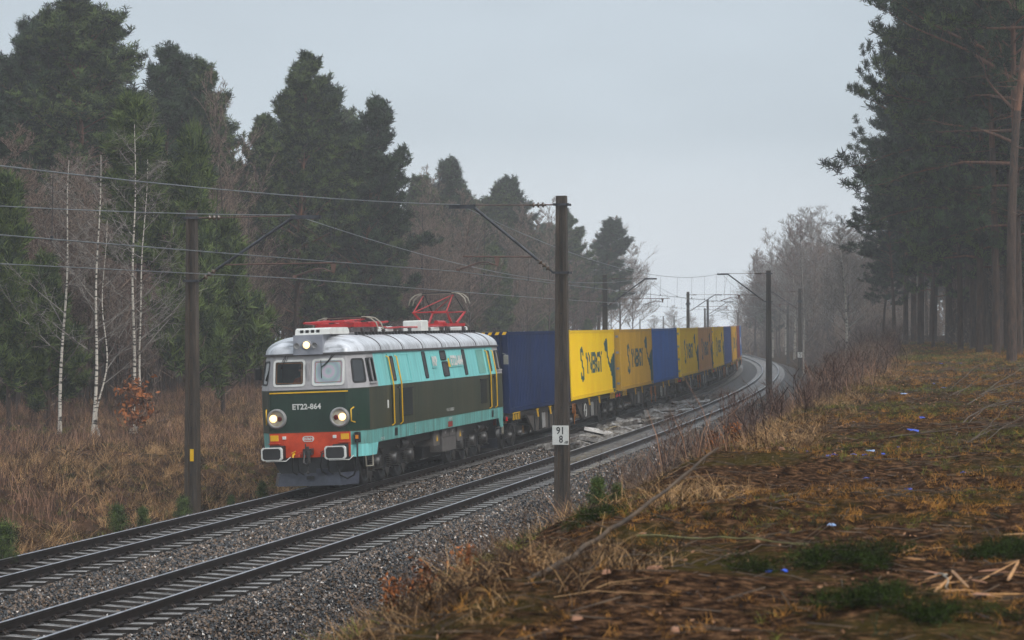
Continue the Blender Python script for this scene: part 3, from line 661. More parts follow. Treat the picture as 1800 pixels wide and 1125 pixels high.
def infr(x, y, m=120):
    px = 900+x/max(y, 1)*3891; return -m < px < 1800+m
def edgeL(s): return float(np.interp(s, [30, 62, 107, 150, 250, 420], [-21, -22, -23.5, -21, -15, -15]))
def edgeR(s): return float(np.interp(s, [30, 60, 100, 130, 150, 200, 420], [21, 19.5, 17.5, 13.5, 13, 11, 12.5]))
# left forest: a deep stand of pines, bare broadleaves and young pines along its edge
sp = [p for p in poisson(300, 45, 300, lambda s: edgeL(s)-62, lambda s: edgeL(s)-7, 4.0) if infr(p[0], p[1], 60)]
def hL(x, y):          # how tall the stand is, by bearing
    px = 900+x/y*3891; return float(np.interp(px, [-50, 0, 130, 230, 330, 430, 470, 560, 640, 720, 740, 800, 900, 1100], [1.0, 1.05, 1.12, 1.02, .93, .72, .9, 1., .85, .62, .8, .86, .8, .72]))
spx = [(x, y, hL(x, y)*float(np.interp(y, [80, 130, 300], [.72, .95, 1.05]))) for x, y, _ in sp]
forest('pine_tree', PINES, spx, 'tall dark pine standing in the depth of the left forest', 'tree', 'pines of the left forest')
sp = [p for p in poisson(250, 45, 300, lambda s: edgeL(s)-24, lambda s: edgeL(s)-1.0, 2.3) if infr(p[0], p[1], 40)]
forest('bare_tree', BARES, [(x, y, float(np.interp(y, [80, 140, 220], [.85, 1.15, 1.15]))) for x, y, _ in sp], 'leafless brownish broadleaf tree in the front rows of the left forest', 'tree', 'bare trees of the left forest', sj=(.6, 1.05))
sp = [p for p in poisson(26, 45, 230, lambda s: edgeL(s)-14, lambda s: edgeL(s)-.5, 4.5) if infr(p[0], p[1], 40)]
forest('young_pine', YOUNG, sp, 'young light green pine among bare trees at the left forest edge', 'tree', 'young pines at the left forest edge', sj=(.55, 1.15))
sp = [p for p in poisson(70, 45, 300, lambda s: edgeL(s)-9, lambda s: edgeL(s)+.6, 1.6) if infr(p[0], p[1], 20)]
forest('bare_shrub', BRUSH, sp, 'leafless undergrowth shrub at the foot of the left forest', 'shrub', 'undergrowth of the left forest', sj=(.7, 1.2))
sp = [p for p in poisson(75, 52, 112, lambda s: edgeL(s)-7, lambda s: edgeL(s)-.5, 1.7) if infr(p[0], p[1], 20)]
forest('bare_tree', BARES, sp, 'leafless brownish broadleaf tree in the front rows of the left forest', 'tree', 'bare trees of the left forest', sj=(.6, .95))
def W(px, d): return (px-900)/3891*d
def single(name, v, px, d, top_py, label, cat='tree', hmodel=None, rz=0., group=None, z=None, wide=1.):
    x = W(px, d); z = gzw(x, d)-.15 if z is None else z
    ztop = 4.4786+(568.6-top_py)/3891*d; f = (ztop-z)/hmodel
    return plant(name, v, x, d, z, rz, f*wide, label, cat, group, szz=f)
single('pine_tree', BUSHY[0], 520, 128, 106, 'broad bushy pine with the highest pointed top behind the left pole and locomotive', hmodel=19.0, rz=.4, wide=1.0)
single('pine_tree', BUSHY[1], 640, 137, 190, 'bushy conical pine just right of the highest pointed pine', hmodel=16, rz=2., wide=1.05)
single('pine_tree', BUSHY[1], 575, 139, 160, 'bushy pine filling the gap between the two pointed pines', hmodel=16, rz=4., wide=1.)
single('pine_tree', BUSHY[0], 455, 140, 215, 'dark bushy pine on the left shoulder of the pointed pine', hmodel=19, rz=5., wide=.9)
single('pine_tree', PINES[0], 140, 116, 16, 'tallest rounded pine at the upper left of the forest', hmodel=19.5, rz=1., wide=1.15)
single('pine_tree', PINES[1], 60, 118, 60, 'rounded pine left of the tallest one', hmodel=18, rz=3., wide=1.1)
single('pine_tree', PINES[3], 282, 124, 98, 'spreading pine right of the tallest rounded pine', hmodel=17, rz=2.2)
single('pine_tree', PINES[2], 345, 128, 122, 'slender pine with open tiered crown before the gap in the left forest', hmodel=20.5, rz=.9, wide=.9)
single('pine_tree', BUSHY[1], 785, 205, 292, 'pine with a dense crown in front of the mist, left of the thick pole arm', hmodel=16, rz=1.2, wide=1.1)
single('pine_tree', PINES[3], 868, 222, 325, 'open pine crown seen behind the slanting arm of the thick pole', hmodel=17, rz=.3)
single('pine_tree', PINES[1], 905, 230, 360, 'lower open pine right of the slanting arm', hmodel=18, rz=2.3, wide=1.1)
single('pine_tree', BUSHY[0], 1008, 250, 375, 'hazy broad pine right behind the thick pole', hmodel=19, rz=2.9, wide=1.25)
single('pine_tree', PINES[3], 1050, 258, 395, 'hazy pine at the far corner of the left forest', hmodel=17, rz=.5, wide=1.25)
single('bare_tree', BARES[2], 1088, 262, 392, 'misty leafless tree closing the far corner of the left forest', hmodel=14, rz=.6, wide=1.15)
single('bare_tree', BARES[0], 1110, 285, 440, 'smaller misty leafless tree at the very end of the left forest', hmodel=12.5, rz=3.6)
single('bare_tree', BARES[2], 400, 112, 150, 'thin upright bare treetop against the sky between two pines', hmodel=14, rz=1.6, wide=.7)
single('young_pine', YOUNG[1], 245, 92, 195, 'young pine with long upright shoots above the birches', hmodel=10.5, rz=.2, z=3.4, wide=1.0)
single('young_pine', YOUNG[0], 335, 93, 265, 'bright green young pine behind the left pole top', hmodel=7.5, rz=1.2, wide=.62)
single('young_pine', YOUNG[0], 15, 84, 340, 'light green young pine cut by the left picture edge', hmodel=7.5, rz=2.2, wide=.75)
single('young_pine', YOUNG[0], 85, 86, 470, 'low bushy young pine left of the first birch', hmodel=7.5, rz=4, wide=1.)
single('young_pine', YOUNG[2], 392, 96, 420, 'young pine right behind the left pole', hmodel=5, rz=4, wide=.8)
# three white birches
def birch(seed, h, lean, kink=0., r0=.072, twin=None):
    r = random.Random(seed); sg = Segs(); b = MB()
    stems = [(h, lean, r0, 0., kink)]+([twin] if twin else [])
    for (hh, ln, rr, ox, kk) in stems:
        P = lambda z: Vector((ox+ln*z+kk*math.sin(z*1.5)*math.exp(-z/3)+.05*math.sin(z*.9+seed), .1*math.sin(z*.5), z))
        zs = [-.3]+[hh*i/16 for i in range(17)]; b.tube([P(z) for z in zs], [max(rr*(1-z/hh*.9), .01)+(.03 if z < .1 else 0) for z in zs], 8, 0)
        for i in range(int(hh*1.5)):
            z = hh*(.22+.76*(i+.5)/(hh*1.5)); sd = r.choice((-1, 1)); L = (hh-z)*.33*r.uniform(.5, 1.2)+.6; el = r.uniform(.5, .95)
            d = Vector((sd*math.cos(el), r.uniform(-.5, .5), math.sin(el))); p = P(z); rad = .012+.016*(1-z/hh)
            for k in range(6):
                d = (d+Vector((r.gauss(0, .08), r.gauss(0, .08), .05))).normalized(); q = p+d*L/6; sg.add(tuple(p), tuple(q), rad*(1-k/7), rad*(1-(k+1)/7))
                for u in range(3):
                    e = q+(d+Vector((r.gauss(0, .6), r.gauss(0, .6), r.gauss(0, .4)))).normalized()*L*r.uniform(.12, .3); sg.add(tuple(q), tuple(e), .006, .004)
                    for w in range(2): f = e+Vector((r.gauss(0, .25), r.gauss(0, .25), r.gauss(.02, .2))); sg.add(tuple(e), tuple(f), .004, .003)
                p = q
    return b.mesh('trunk', [M['birch']]), None, sg.mesh('branches', M['greytwig'])
for px, d, base, h, ln, lab, kw in ((103, 82, 742, 10.2, .045, 'leftmost white birch of the three at the forest edge, leaning slightly right', {}),
        (163, 81, 745, 10.4, .03, 'middle white birch with a thinner crooked second stem beside it', dict(twin=(8., .03, .04, .28, -.3))),
        (232, 82, 738, 11.5, .012, 'right white birch of the three, with a slimmer twin stem', dict(twin=(10.2, .045, .05, .12, .1)))):
    x = W(px, d); plant('birch_tree', birch(int(px), h, ln, **kw), x, d, gzw(x, d)-.1, 0, 1, lab, 'tree', None)
x = W(235, 80.5); b_, _, s_ = bare(71, 1.9, .012, stems=3, levels=2, mat='twig')
P = np.array([(random.gauss(0, .28), random.gauss(0, .3), random.uniform(.5, 2.0)) for _ in range(120)])
lf = scatter('dead_leaves', LEAF, P, rotm(120), np.full(120, 1.1), M['leaf'], mesh_only=True); plant('oak_sapling', (b_, s_, lf), x, 80.5, gzw(x, 80.5), 0, 1, 'small oak sapling with orange dead leaves at the foot of the right birch', 'sapling', None)
# right forest: tall pines reaching out over the path, misty broadleaves beyond
RP = [pine(81, 21, .22, 4.6, prT, 5600, M['needle3'], up=.1, shoot=.45, side=(math.pi, .35), dead=14), pine(82, 20, .18, 4.2, prT, 5400, M['needle'], up=.05, shoot=.45, side=(math.pi, .3), dead=12), pine(83, 22, .45, 3.4, prT, 2600, M['needle3'], dead=12)]
single('pine_tree', RP[0], 1688, 118, -90, 'tall pine whose long limbs reach farthest left over the path', hmodel=21, rz=.0, wide=.72)
single('pine_tree', RP[1], 1722, 106, -200, 'leaning tall pine just right of the farthest reaching one', hmodel=20, rz=.25, wide=.8)
single('pine_tree', RP[1], 1640, 140, 120, 'pine at the bend of the path, its lowest boughs over the brush', hmodel=20, rz=-.2, wide=.62)
single('pine_tree', RP[0], 1790, 98, -330, 'big pine behind the orange trunk', hmodel=21, rz=.3, wide=.8)
single('pine_tree', RP[2], 1712, 128, -50, 'straight pine in the row at the end of the path', hmodel=22, rz=1.3, wide=1.1)
single('pine_tree', RP[2], 1668, 146, 40, 'slim pine in the row at the end of the path', hmodel=22, rz=2.3, wide=1.1)
rp_ = pine(84, 23, .55, 3.8, prT, 2600, M['needle'], bend=1.9, side=(math.pi, .7), dead=16)
single('pine_tree', rp_, 1778, 86, -420, 'old pine with crooked orange trunk at the right picture edge', hmodel=23, rz=0, wide=.85)
sp = [p for p in poisson(120, 66, 215, lambda s: edgeR(s)+.5, lambda s: edgeR(s)+45, 2.5, avoid=[(W(1786, 86), 86, 3)]) if infr(p[0], p[1], 160) and p[0]/p[1] > (.215 if p[1] < 150 else .185)]
for k_ in range(26):
    px = 1735+k_*6+random.uniform(-6, 6); d = random.uniform(98, 150)
    single('pine_tree', RP[k_ % 3], px, d, random.uniform(-420, -120), 'dark pine in the tall stand right of the path', hmodel=(21, 20, 22)[k_ % 3], rz=random.uniform(-.8, .8), group='pines of the right forest', wide=.8)
for px, d, ty, k_ in ((1572, 165, 330, 1), (1592, 158, 230, 0), (1552, 176, 410, 3), (1618, 152, 110, 1), (1640, 160, 60, 3), (1672, 155, 0, 0), (1606, 170, 170, 2), (1700, 150, -60, 1)):
    single('pine_tree', PINES[k_], px, d, ty, 'pine standing behind the long limbed ones where the right forest thins into the mist', hmodel=(19.5, 18, 20.5, 17)[k_], rz=px, group='pines at the misty end of the right forest', wide=1.2)
forest('pine_tree', RP+PINES[1:2], [(x, y, 1.0 if x/y > .19 else .85) for x, y, _ in sp], 'dark pine in the tall stand right of the path', 'tree', 'pines of the right forest', sj=(.85, 1.1))
sp = [p for p in poisson(60, 60, 150, lambda s: edgeR(s)+1, lambda s: edgeR(s)+26, 2.4) if infr(p[0], p[1], 60)]
forest('bare_tree', BARES, sp, 'thin leafless tree between the trunks of the right forest', 'tree', 'bare trees of the right forest', sj=(.55, .95))
def hR(px): return float(np.interp(px, [1310, 1340, 1380, 1420, 1460, 1500, 1560], [470, 432, 400, 388, 384, 400, 380]))
k = 0
for px in list(range(1322, 1560, 6)):
    d = random.uniform(235, 330) if px > 1385 else random.uniform(300, 360); v = random.choice(BARES[:3]+GREYB); hm = {0: 12.5, 1: 10.5, 2: 14}.get(BARES.index(v) if v in BARES else -1, 14)
    single('bare_tree', v, px+random.uniform(-4, 4), d, hR(px)+random.choice((0, 8, 25, 45)), 'misty leafless tree in the pale wood beyond the bend', hmodel=hm, rz=random.uniform(0, 6), group='misty trees beyond the bend')
single('birch_tree', GREYB[0], 1487, 176, 388, 'large pale birch with spreading white limbs in front of the misty wood', hmodel=15, rz=1.1, wide=1.15)
single('birch_tree', GREYB[0], 1412, 212, 440, 'slim pale birch in the misty wood, left of the large one', hmodel=15, rz=2.7, wide=.7)
FW = bare(55, 9, .07, mat='twig', dens=.62, levels=3, fine=.02, lo=.1)
def far_wood():
    V = []; F = []; b0 = 0
    for me in (FW[0], FW[2]):
        v = np.zeros(len(me.vertices)*3, np.float32); me.vertices.foreach_get('co', v); v = v.reshape(-1, 3); f = np.array([list(p.vertices) for p in me.polygons if len(p.vertices) == 4]); V.append(v); F.append(f+b0); b0 += len(v)
    v = np.concatenate(V); f = np.concatenate(F); pos = []
    for i in range(210):
        px = random.uniform(1295, 1640); d = random.uniform(330, 430) if px < 1420 else random.uniform(250, 400); x = W(px, d); pos.append((x, d, gzw(x, d)-.2))
    P = np.array(pos); sc = np.array([random.uniform(.7, 1.25) for _ in pos])
    scatter('far_wood', [(v, f)], P, rotm(len(P), .03), sc, M['twig'], kind='stuff')
far_wood()
FB = bare(56, 3.2, .03, mat='twig', stems=5, dens=1.0, levels=2, fine=.02, lo=.08)[2]
def far_brush():
    v = np.zeros(len(FB.vertices)*3, np.float32); FB.vertices.foreach_get('co', v); v = v.reshape(-1, 3); f = np.array([list(p.vertices) for p in FB.polygons]); P = []
    for i in range(330):
        px = random.uniform(1290, 1660); d = random.uniform(330, 425) if px < 1400 else random.uniform(215, 400); x = W(px, d); P.append((x, d, gzw(x, d)-.1))
    P = np.array(P); scatter('far_undergrowth', [(v, f)], P, rotm(len(P), .05), np.random.default_rng(5).uniform(.7, 1.5, len(P)), M['twig'], kind='stuff')
far_brush()
sp = [p for p in poisson(50, 170, 330, lambda s: edgeR(s)+9, lambda s: edgeR(s)+28, 4.2) if infr(p[0], p[1], 20) and W(1400, p[1]) < p[0]]
forest('pine_tree', PINES, sp, 'misty pine behind the pale leafless wood', 'tree', 'misty pines behind the pale wood', sj=(.5, .68))
for px, d, ty, i in ((1326, 345, 500, 3), (1345, 330, 515, 0), (1366, 320, 505, 3)): single('pine_tree', PINES[i], px, d, ty, 'low misty pine where the rails vanish', hmodel=19.5 if i == 0 else 17, rz=px, group='low misty pines where the rails vanish')
for px, d, ty in ((1180, 560, 540), (1215, 590, 552), (1250, 600, 556), (1150, 540, 556)): single('bare_tree', BARES[0], px, d, ty, 'faint far tree in the mist above the containers', hmodel=12.5, rz=px, group='faint far trees above the containers', wide=1.4, z=-.5)
sp = [p for p in poisson(52, 55, 330, lambda s: edgeR(s)-1.5, lambda s: edgeR(s)+10, 1.5) if infr(p[0], p[1], 20)]
forest('bare_shrub', BRUSH, sp, 'leafless undergrowth shrub at the foot of the right forest', 'shrub', 'undergrowth of the right forest', sj=(.5, 1.0))
# brush on the bank between path and railway
sp = [(float(x), float(y), float(np.interp(s, [6, 30, 60, 150], [.6, .8, 1, 1.1]))) for s, t in [(9+141*random.random()**.9, random.random()) for _ in range(170)] for x, y in [at(s, float(crest(s))+.25-t*1.5)[:2]] if infr(float(x), float(y), 10)]
forest('bare_shrub', BRUSH[:2], sp, 'brown leafless bramble growing on the bank beside the dirt path', 'shrub', 'brambles on the bank beside the path', sj=(.24, .52))
sp = [(float(x), float(y), 1.) for s, t in [(random.uniform(95, 260), random.random()) for _ in range(50)] for x, y in [at(s, 6.6+t*5.5)[:2]] if infr(float(x), float(y), 10)]
forest('bare_shrub', BRUSH[:2], sp, 'reddish leafless bush on the verge beyond the second right pole', 'shrub', 'reddish brush on the far verge', sj=(.55, 1.0))
THIN = [bare(64, 1.7, .011, stems=3, levels=1, mat='dkstem', dens=1.5, fine=.005, lo=.25), bare(65, 1.4, .010, stems=2, levels=2, mat='dkstem', dens=1.2, fine=.0045, lo=.3), bare(66, 2.1, .012, stems=2, levels=1, mat='dkstem', dens=1.3, fine=.005, lo=.3)]
sp = [(float(x), float(y), 1.) for s, t in [(20+100*random.random(), random.random()) for _ in range(70)] for x, y in [at(s, float(crest(s))+.2-t*1.6)[:2]] if infr(float(x), float(y), 10)]
forest('thin_sapling', THIN, sp, 'thin dark leafless sapling standing up from the brambles along the bank', 'sapling', 'thin dark saplings along the bank', sj=(.3, .68))
# dead oak sprigs and small pines near the camera
oak = []
for i in range(3):
    b_, _, s_ = bare(90+i, .75, .007, stems=2+i, levels=1, mat='twig', fine=.003, lo=.2)
    P = np.array([(random.gauss(0, .13), random.gauss(0, .13), random.uniform(.25, .85)) for _ in range(46)]); oak.append((b_, s_, scatter('dead_leaves', LEAF, P, rotm(46), np.full(46, .62), M['leaf'], mesh_only=True)))
for i, (px, py, lab) in enumerate(((815, 1035, 'oak sprig with rusty leaves in the lower middle above the ballast edge'), (693, 1085, 'small oak sprig with dark red leaves at the bottom left of the bank'), (738, 1125, 'oak sprig with rusty leaves cut by the bottom picture edge'), (1255, 800, 'cluster of rusty oak leaves halfway up the bank brush'), (1288, 793, 'tawny leafed sprig right beside the curved dead branch'))):
    d = 15.5 if i < 3 else 29; x = W(px, d); z = gzw(x, d); ztop = 4.4786+(568.6-(py-30))/3891*d; sc = max(.35, min(1.4, (ztop-z)/.8)); plant('oak_sprig', oak[i % 3], x, d, z, i, sc, lab, 'sapling', None)
for i, (px, d, sc, lab) in enumerate(((1050, 21, .07, 'low dark green pine seedling at the foot of the thick pole'), (1085, 22, .06, 'second pine seedling right of the one at the thick pole'), (205, 50, .17, 'small pine seedling by the far track left of the dark pole'), (250, 52, .12, 'smaller pine seedling between two others by the far track'), (320, 57, .17, 'pine seedling hugging the base of the left pole'), (6, 43, .22, 'dark pine seedling cut by the left picture edge'), (460, 60.5, .12, 'pine seedling beside the rail in front of the locomotive'), (406, 60, .1, 'tiny pine seedling in the dead grass near the left pole'))):
    x = W(px, d)
    plant('pine_seedling', SEED[i % 3], x, d, gzw(x, d)-.03, i, sc*4.4, lab, 'seedling', None)
# ---------------------------------------------------------------- grass, weeds, litter
def blades_t(seed, n, h, w, spread, lean=.35, seg=2):
    r = np.random.default_rng(seed); V = []; F = []
    for i in range(n):
        p = np.array([*r.normal(0, spread, 2), 0]); az = r.uniform(0, 6.3); a = np.array([math.cos(az), math.sin(az), 0])*w/2; l = np.array([*r.normal(0, lean, 2), 1]); hh = h*r.uniform(.5, 1.15)
        m = p+l*hh*.5; e = p+l*hh*np.array([1.5, 1.5, .92]); b = len(V)
        V += [p-a, p+a, m-a*.8, m+a*.8, e-a*.3, e+a*.3]; F += [(b, b+1, b+3, b+2), (b+2, b+3, b+5, b+4)]
    return np.array(V), np.array(F)
GR = [blades_t(i, 16, .28, .012, .07, .55) for i in range(5)]
GS = [blades_t(10+i, 14, .10, .009, .06, .7) for i in range(4)]
GG = [blades_t(40+i, 18, .17, .008, .09, .8) for i in range(5)]
WD = [blades_t(20+i, 8, .95, .013, .2, .2) for i in range(5)]
def lit_t(seed):
    r = np.random.default_rng(seed); V = []; F = []
    for i in range(5):
        c = np.array([*r.normal(0, .16, 2), r.uniform(.005, .03)]); a = r.normal(size=3)*[1, 1, .3]; a *= .035*r.uniform(.5, 1.3)/np.linalg.norm(a); b_ = np.array([-a[1], a[0], r.normal()*.02])*r.uniform(.15, .6); k = len(V)
        V += [c-a, c-b_, c+a, c+b_]; F.append((k, k+1, k+2, k+3))
    return np.array(V), np.array(F)
LT = [lit_t(i) for i in range(5)]
def vis(P, m=40): return (P[:, 1] > 9) & (np.abs(P[:, 0]/np.maximum(P[:, 1], 1)*3891) < 900+m)
def cover(name, T, n, s0, s1, o0, o1, mat, label=None, dens=None, tilt=.15, sc=(.7, 1.3), far=None):
    s, o, P = scatter_so(n, s0, s1, o0, o1, dens); k = vis(P); P = P[k]; S = rng.uniform(sc[0], sc[1], len(P))
    if far is not None: S = S*np.interp(P[:, 1], [far, far*3], [1, 2])
    scatter(name, T, P, rotm(len(P), tilt), S, mat, kind='stuff')
def patch(f, lo, seed=0):
    def d(s, o):
        x, y, _ = at(s, o); return np.clip((nse(x, y, f, seed)+.4*nse(x, y, f*2.7, seed+1))*1.2+lo, 0, 1)
    return d
eL = lambda s: np.interp(s, [30, 62, 107, 150, 250, 420], [-21, -22, -23.5, -21, -15, -15])
cover('dead_grass', GR, 42000, 25, 190, lambda s: eL(s)-4, lambda s: -5.3+0*s, M['straw'], dens=patch(.45, .55), tilt=.45, sc=(.7, 1.4))
cover('dead_weeds', WD, 17000, 25, 240, lambda s: eL(s)-3, lambda s: -6.8+0*s, M['weed'], dens=patch(.3, .6, 4), sc=(.55, 1.1), tilt=.1)
cover('green_grass', GS, 14000, 25, 110, lambda s: eL(s)-3, lambda s: -5.4+0*s, M['moss'], dens=patch(.6, .1, 8), sc=(.8, 1.8))
cover('leaf_litter', LT, 12000, 25, 190, lambda s: eL(s)-6, lambda s: -5.6+0*s, M['litter'], sc=(.8, 1.5))
cB = lambda s: 5.7+0*s
cC = lambda s: crest(s)
cover('bank_grass', GG, 30000, -20, 170, lambda s: crest(s)-6, lambda s: crest(s)+.9, M['straw'], dens=patch(.8, .45, 2), tilt=.5, sc=(.5, 1.1))
cover('bank_weeds', WD, 6500, 10, 240, lambda s: crest(s)-4.5, lambda s: crest(s)+.3, M['weed'], dens=patch(.5, .35, 5), sc=(.25, 1.05), tilt=.3)
cover('path_grass', GS, 110000, -20, 150, lambda s: crest(s)-.4, cw, M['gold'], dens=patch(.7, .42, 3), tilt=.6, sc=(.2, .7), far=30)
cover('path_moss', GS, 70000, -20, 150, lambda s: crest(s)-.6, cw, M['moss'], dens=patch(.55, .2, 6), tilt=.5, sc=(.25, .75), far=30)
cover('path_litter', LT, 15000, -20, 60, lambda s: crest(s)-3, cw, M['litter'], tilt=.6, sc=(.15, .6), far=30); cover('path_litter', LT, 7000, 60, 150, lambda s: crest(s)-3, cw, M['litter'], tilt=.3, sc=(.5, 1.))
cover('bank_moss', GS, 9000, -20, 60, lambda s: crest(s)-6.8, lambda s: crest(s)-1, M['moss'], dens=patch(.9, .3, 9), sc=(.6, 1.3))
# ---------------------------------------------------------------- the train
M['cyan'] = paint('turquoise_paint', srgb(136, 214, 210), srgb(112, 188, 186), rough=.4, scale=2.2, stretch=(1, 3, .22), dirt=srgb(92, 120, 110), dscale=1.8, dlo=.5, dhi=.82, amt=.6)
M['cyand'] = paint('dirty_turquoise_paint', srgb(116, 188, 182), srgb(84, 138, 130), rough=.45, scale=3, stretch=(1, 3, .3), dirt=srgb(84, 80, 64), dscale=1.8, dlo=.44, dhi=.72, amt=.8)
M['green'] = paint('dark_green_paint', srgb(60, 66, 48), srgb(34, 42, 32), rough=.4, scale=3, stretch=(2.5, 3.5, .22), dirt=srgb(84, 76, 56), dscale=1.4, dlo=.46, dhi=.74, amt=.75)
M['greenf'] = paint('front_green_paint', srgb(28, 56, 42), srgb(22, 44, 34), rough=.3, scale=3, stretch=(2, 2, .3))
M['grey'] = paint('cab_grey_paint', srgb(176, 172, 172), srgb(150, 146, 146), rough=.4, scale=3, dirt=srgb(110, 100, 96), dscale=3, dlo=.55, dhi=.85, amt=.6)
M['roof'] = paint('wet_roof', srgb(226, 228, 232), srgb(178, 180, 184), rough=.3, scale=2.2, stretch=(.5, 3, .5), dirt=srgb(74, 72, 72), dscale=3.0, dlo=.5, dhi=.66, amt=.85, spec=.8)
M['gutter'] = paint('gutter_paint', srgb(84, 80, 80), srgb(60, 56, 56), rough=.5)
M['red'] = paint('headstock_red', srgb(222, 76, 30), srgb(190, 58, 24), rough=.4, scale=3, dirt=srgb(110, 42, 30), dscale=4, dlo=.55, dhi=.85, amt=.6)
M['pred'] = paint('pantograph_red', srgb(196, 34, 36), srgb(150, 26, 30), rough=.35)
M['dark'] = paint('grimy_running_gear', srgb(38, 36, 36), srgb(11, 11, 12), rough=.4, scale=5, spec=.7)
M['grime'] = paint('grimy_grey_metal', srgb(74, 70, 66), srgb(26, 25, 25), rough=.4, scale=5, spec=.6)
M['boxgrey'] = paint('equipment_box_grey', srgb(104, 98, 94), srgb(80, 76, 74), rough=.5)
M['plow'] = paint('plough_blue_grey', srgb(62, 66, 80), srgb(30, 32, 40), rough=.35, scale=4)
M['rubber'] = paint('rubber', srgb(24, 24, 26), srgb(16, 16, 17), rough=.6)
M['brass'] = paint('red_plate', srgb(150, 50, 40), srgb(120, 40, 34), rough=.5)
M['lens'] = paint('red_lamp_glass', srgb(110, 22, 20), srgb(70, 14, 14), rough=.12)
M['reflector'] = paint('lamp_reflector', srgb(214, 206, 186), srgb(170, 160, 140), rough=.25, metal=.3)
M['lamp'] = glow('lit_headlamp', (1, .68, .30, 1), 2.6)
def glassmat(name, c, rough=.06, moire=False):
    m, nt, b = newmat(name); b.inputs['Base Color'].default_value = c; b.inputs['Roughness'].default_value = rough; b.inputs['Specular IOR Level'].default_value = .9
    if moire:       # polarised-light rings and pale sheen painted into the glass colour
        L = nt.links; tc = N(nt, 'ShaderNodeTexCoord'); mp = N(nt, 'ShaderNodeMapping'); mp.inputs['Location'].default_value = (-.56, 0, -3.2); w = N(nt, 'ShaderNodeTexWave'); w.wave_type = 'RINGS'; w.rings_direction = 'Y'; w.inputs['Scale'].default_value = 1.15; w.inputs['Distortion'].default_value = .6
        cr = N(nt, 'ShaderNodeValToRGB'); e = cr.color_ramp.elements; e[0].color = srgb(148, 156, 166); e[1].color = srgb(184, 168, 182); k = e.new(.5); k.color = srgb(150, 178, 172)
        L.new(tc.outputs['Object'], mp.inputs[0]); L.new(mp.outputs[0], w.inputs[0]); L.new(w.outputs[0], cr.inputs[0]); L.new(cr.outputs[0], b.inputs['Base Color'])
    return m
def clearglass():
    m, nt, b = newmat('windscreen_glass'); L = nt.links; nt.nodes.remove(b); o = [n for n in nt.nodes if n.type == 'OUTPUT_MATERIAL'][0]
    t = N(nt, 'ShaderNodeBsdfTransparent'); t.inputs[0].default_value = (.62, .68, .66, 1); g = N(nt, 'ShaderNodeBsdfGlossy'); g.inputs['Roughness'].default_value = .03; f = N(nt, 'ShaderNodeFresnel'); f.inputs[0].default_value = 1.5; x = N(nt, 'ShaderNodeMixShader')
    L.new(f.outputs[0], x.inputs[0]); L.new(t.outputs[0], x.inputs[1]); L.new(g.outputs[0], x.inputs[2]); L.new(x.outputs[0], o.inputs['Surface']); return m
M['glass'] = glassmat('dark_window_glass', srgb(14, 20, 22), .03); M['screen'] = clearglass(); M['glass2'] = glassmat('painted_iridescent_glass', srgb(150, 160, 170), moire=True); M['glassg'] = glassmat('grey_window_glass', srgb(84, 84, 86), .15)
U = 19.24
LEV = [(1.22, 1.50, .66, 1.12), (1.60, 1.51, .64, 1.12), (2.72, 1.52, .66, 1.12), (3.64, 1.375, .83, 1.02)]
def lerp3(z):
    for a, b in zip(LEV[:-1], LEV[1:]):
        if z <= b[0] or b is LEV[-1]:
            t = (z-a[0])/(b[0]-a[0]); return tuple(a[i]+(b[i]-a[i])*t for i in range(1, 4))
def outline(hw, uf, fw):
    uc = 1.30+(uf-.66)*.6; rt = [(fw-.10, uf), (fw-.02, uf+.02), (fw+.05, uf+.10), (hw-.05, uc-.10), (hw-.01, uc-.02), (hw, uc+.08), (hw, 2.2), (hw, U/2)]
    rt = rt+[(x, U-y) for x, y in rt[-2::-1]]; lf = [(-x, y) for x, y in rt[::-1]]
    return rt+lf
def ring(z, o=0.): hw, uf, fw = lerp3(z); return [(x, y, z) for x, y in outline(hw+o, uf-o, fw)]
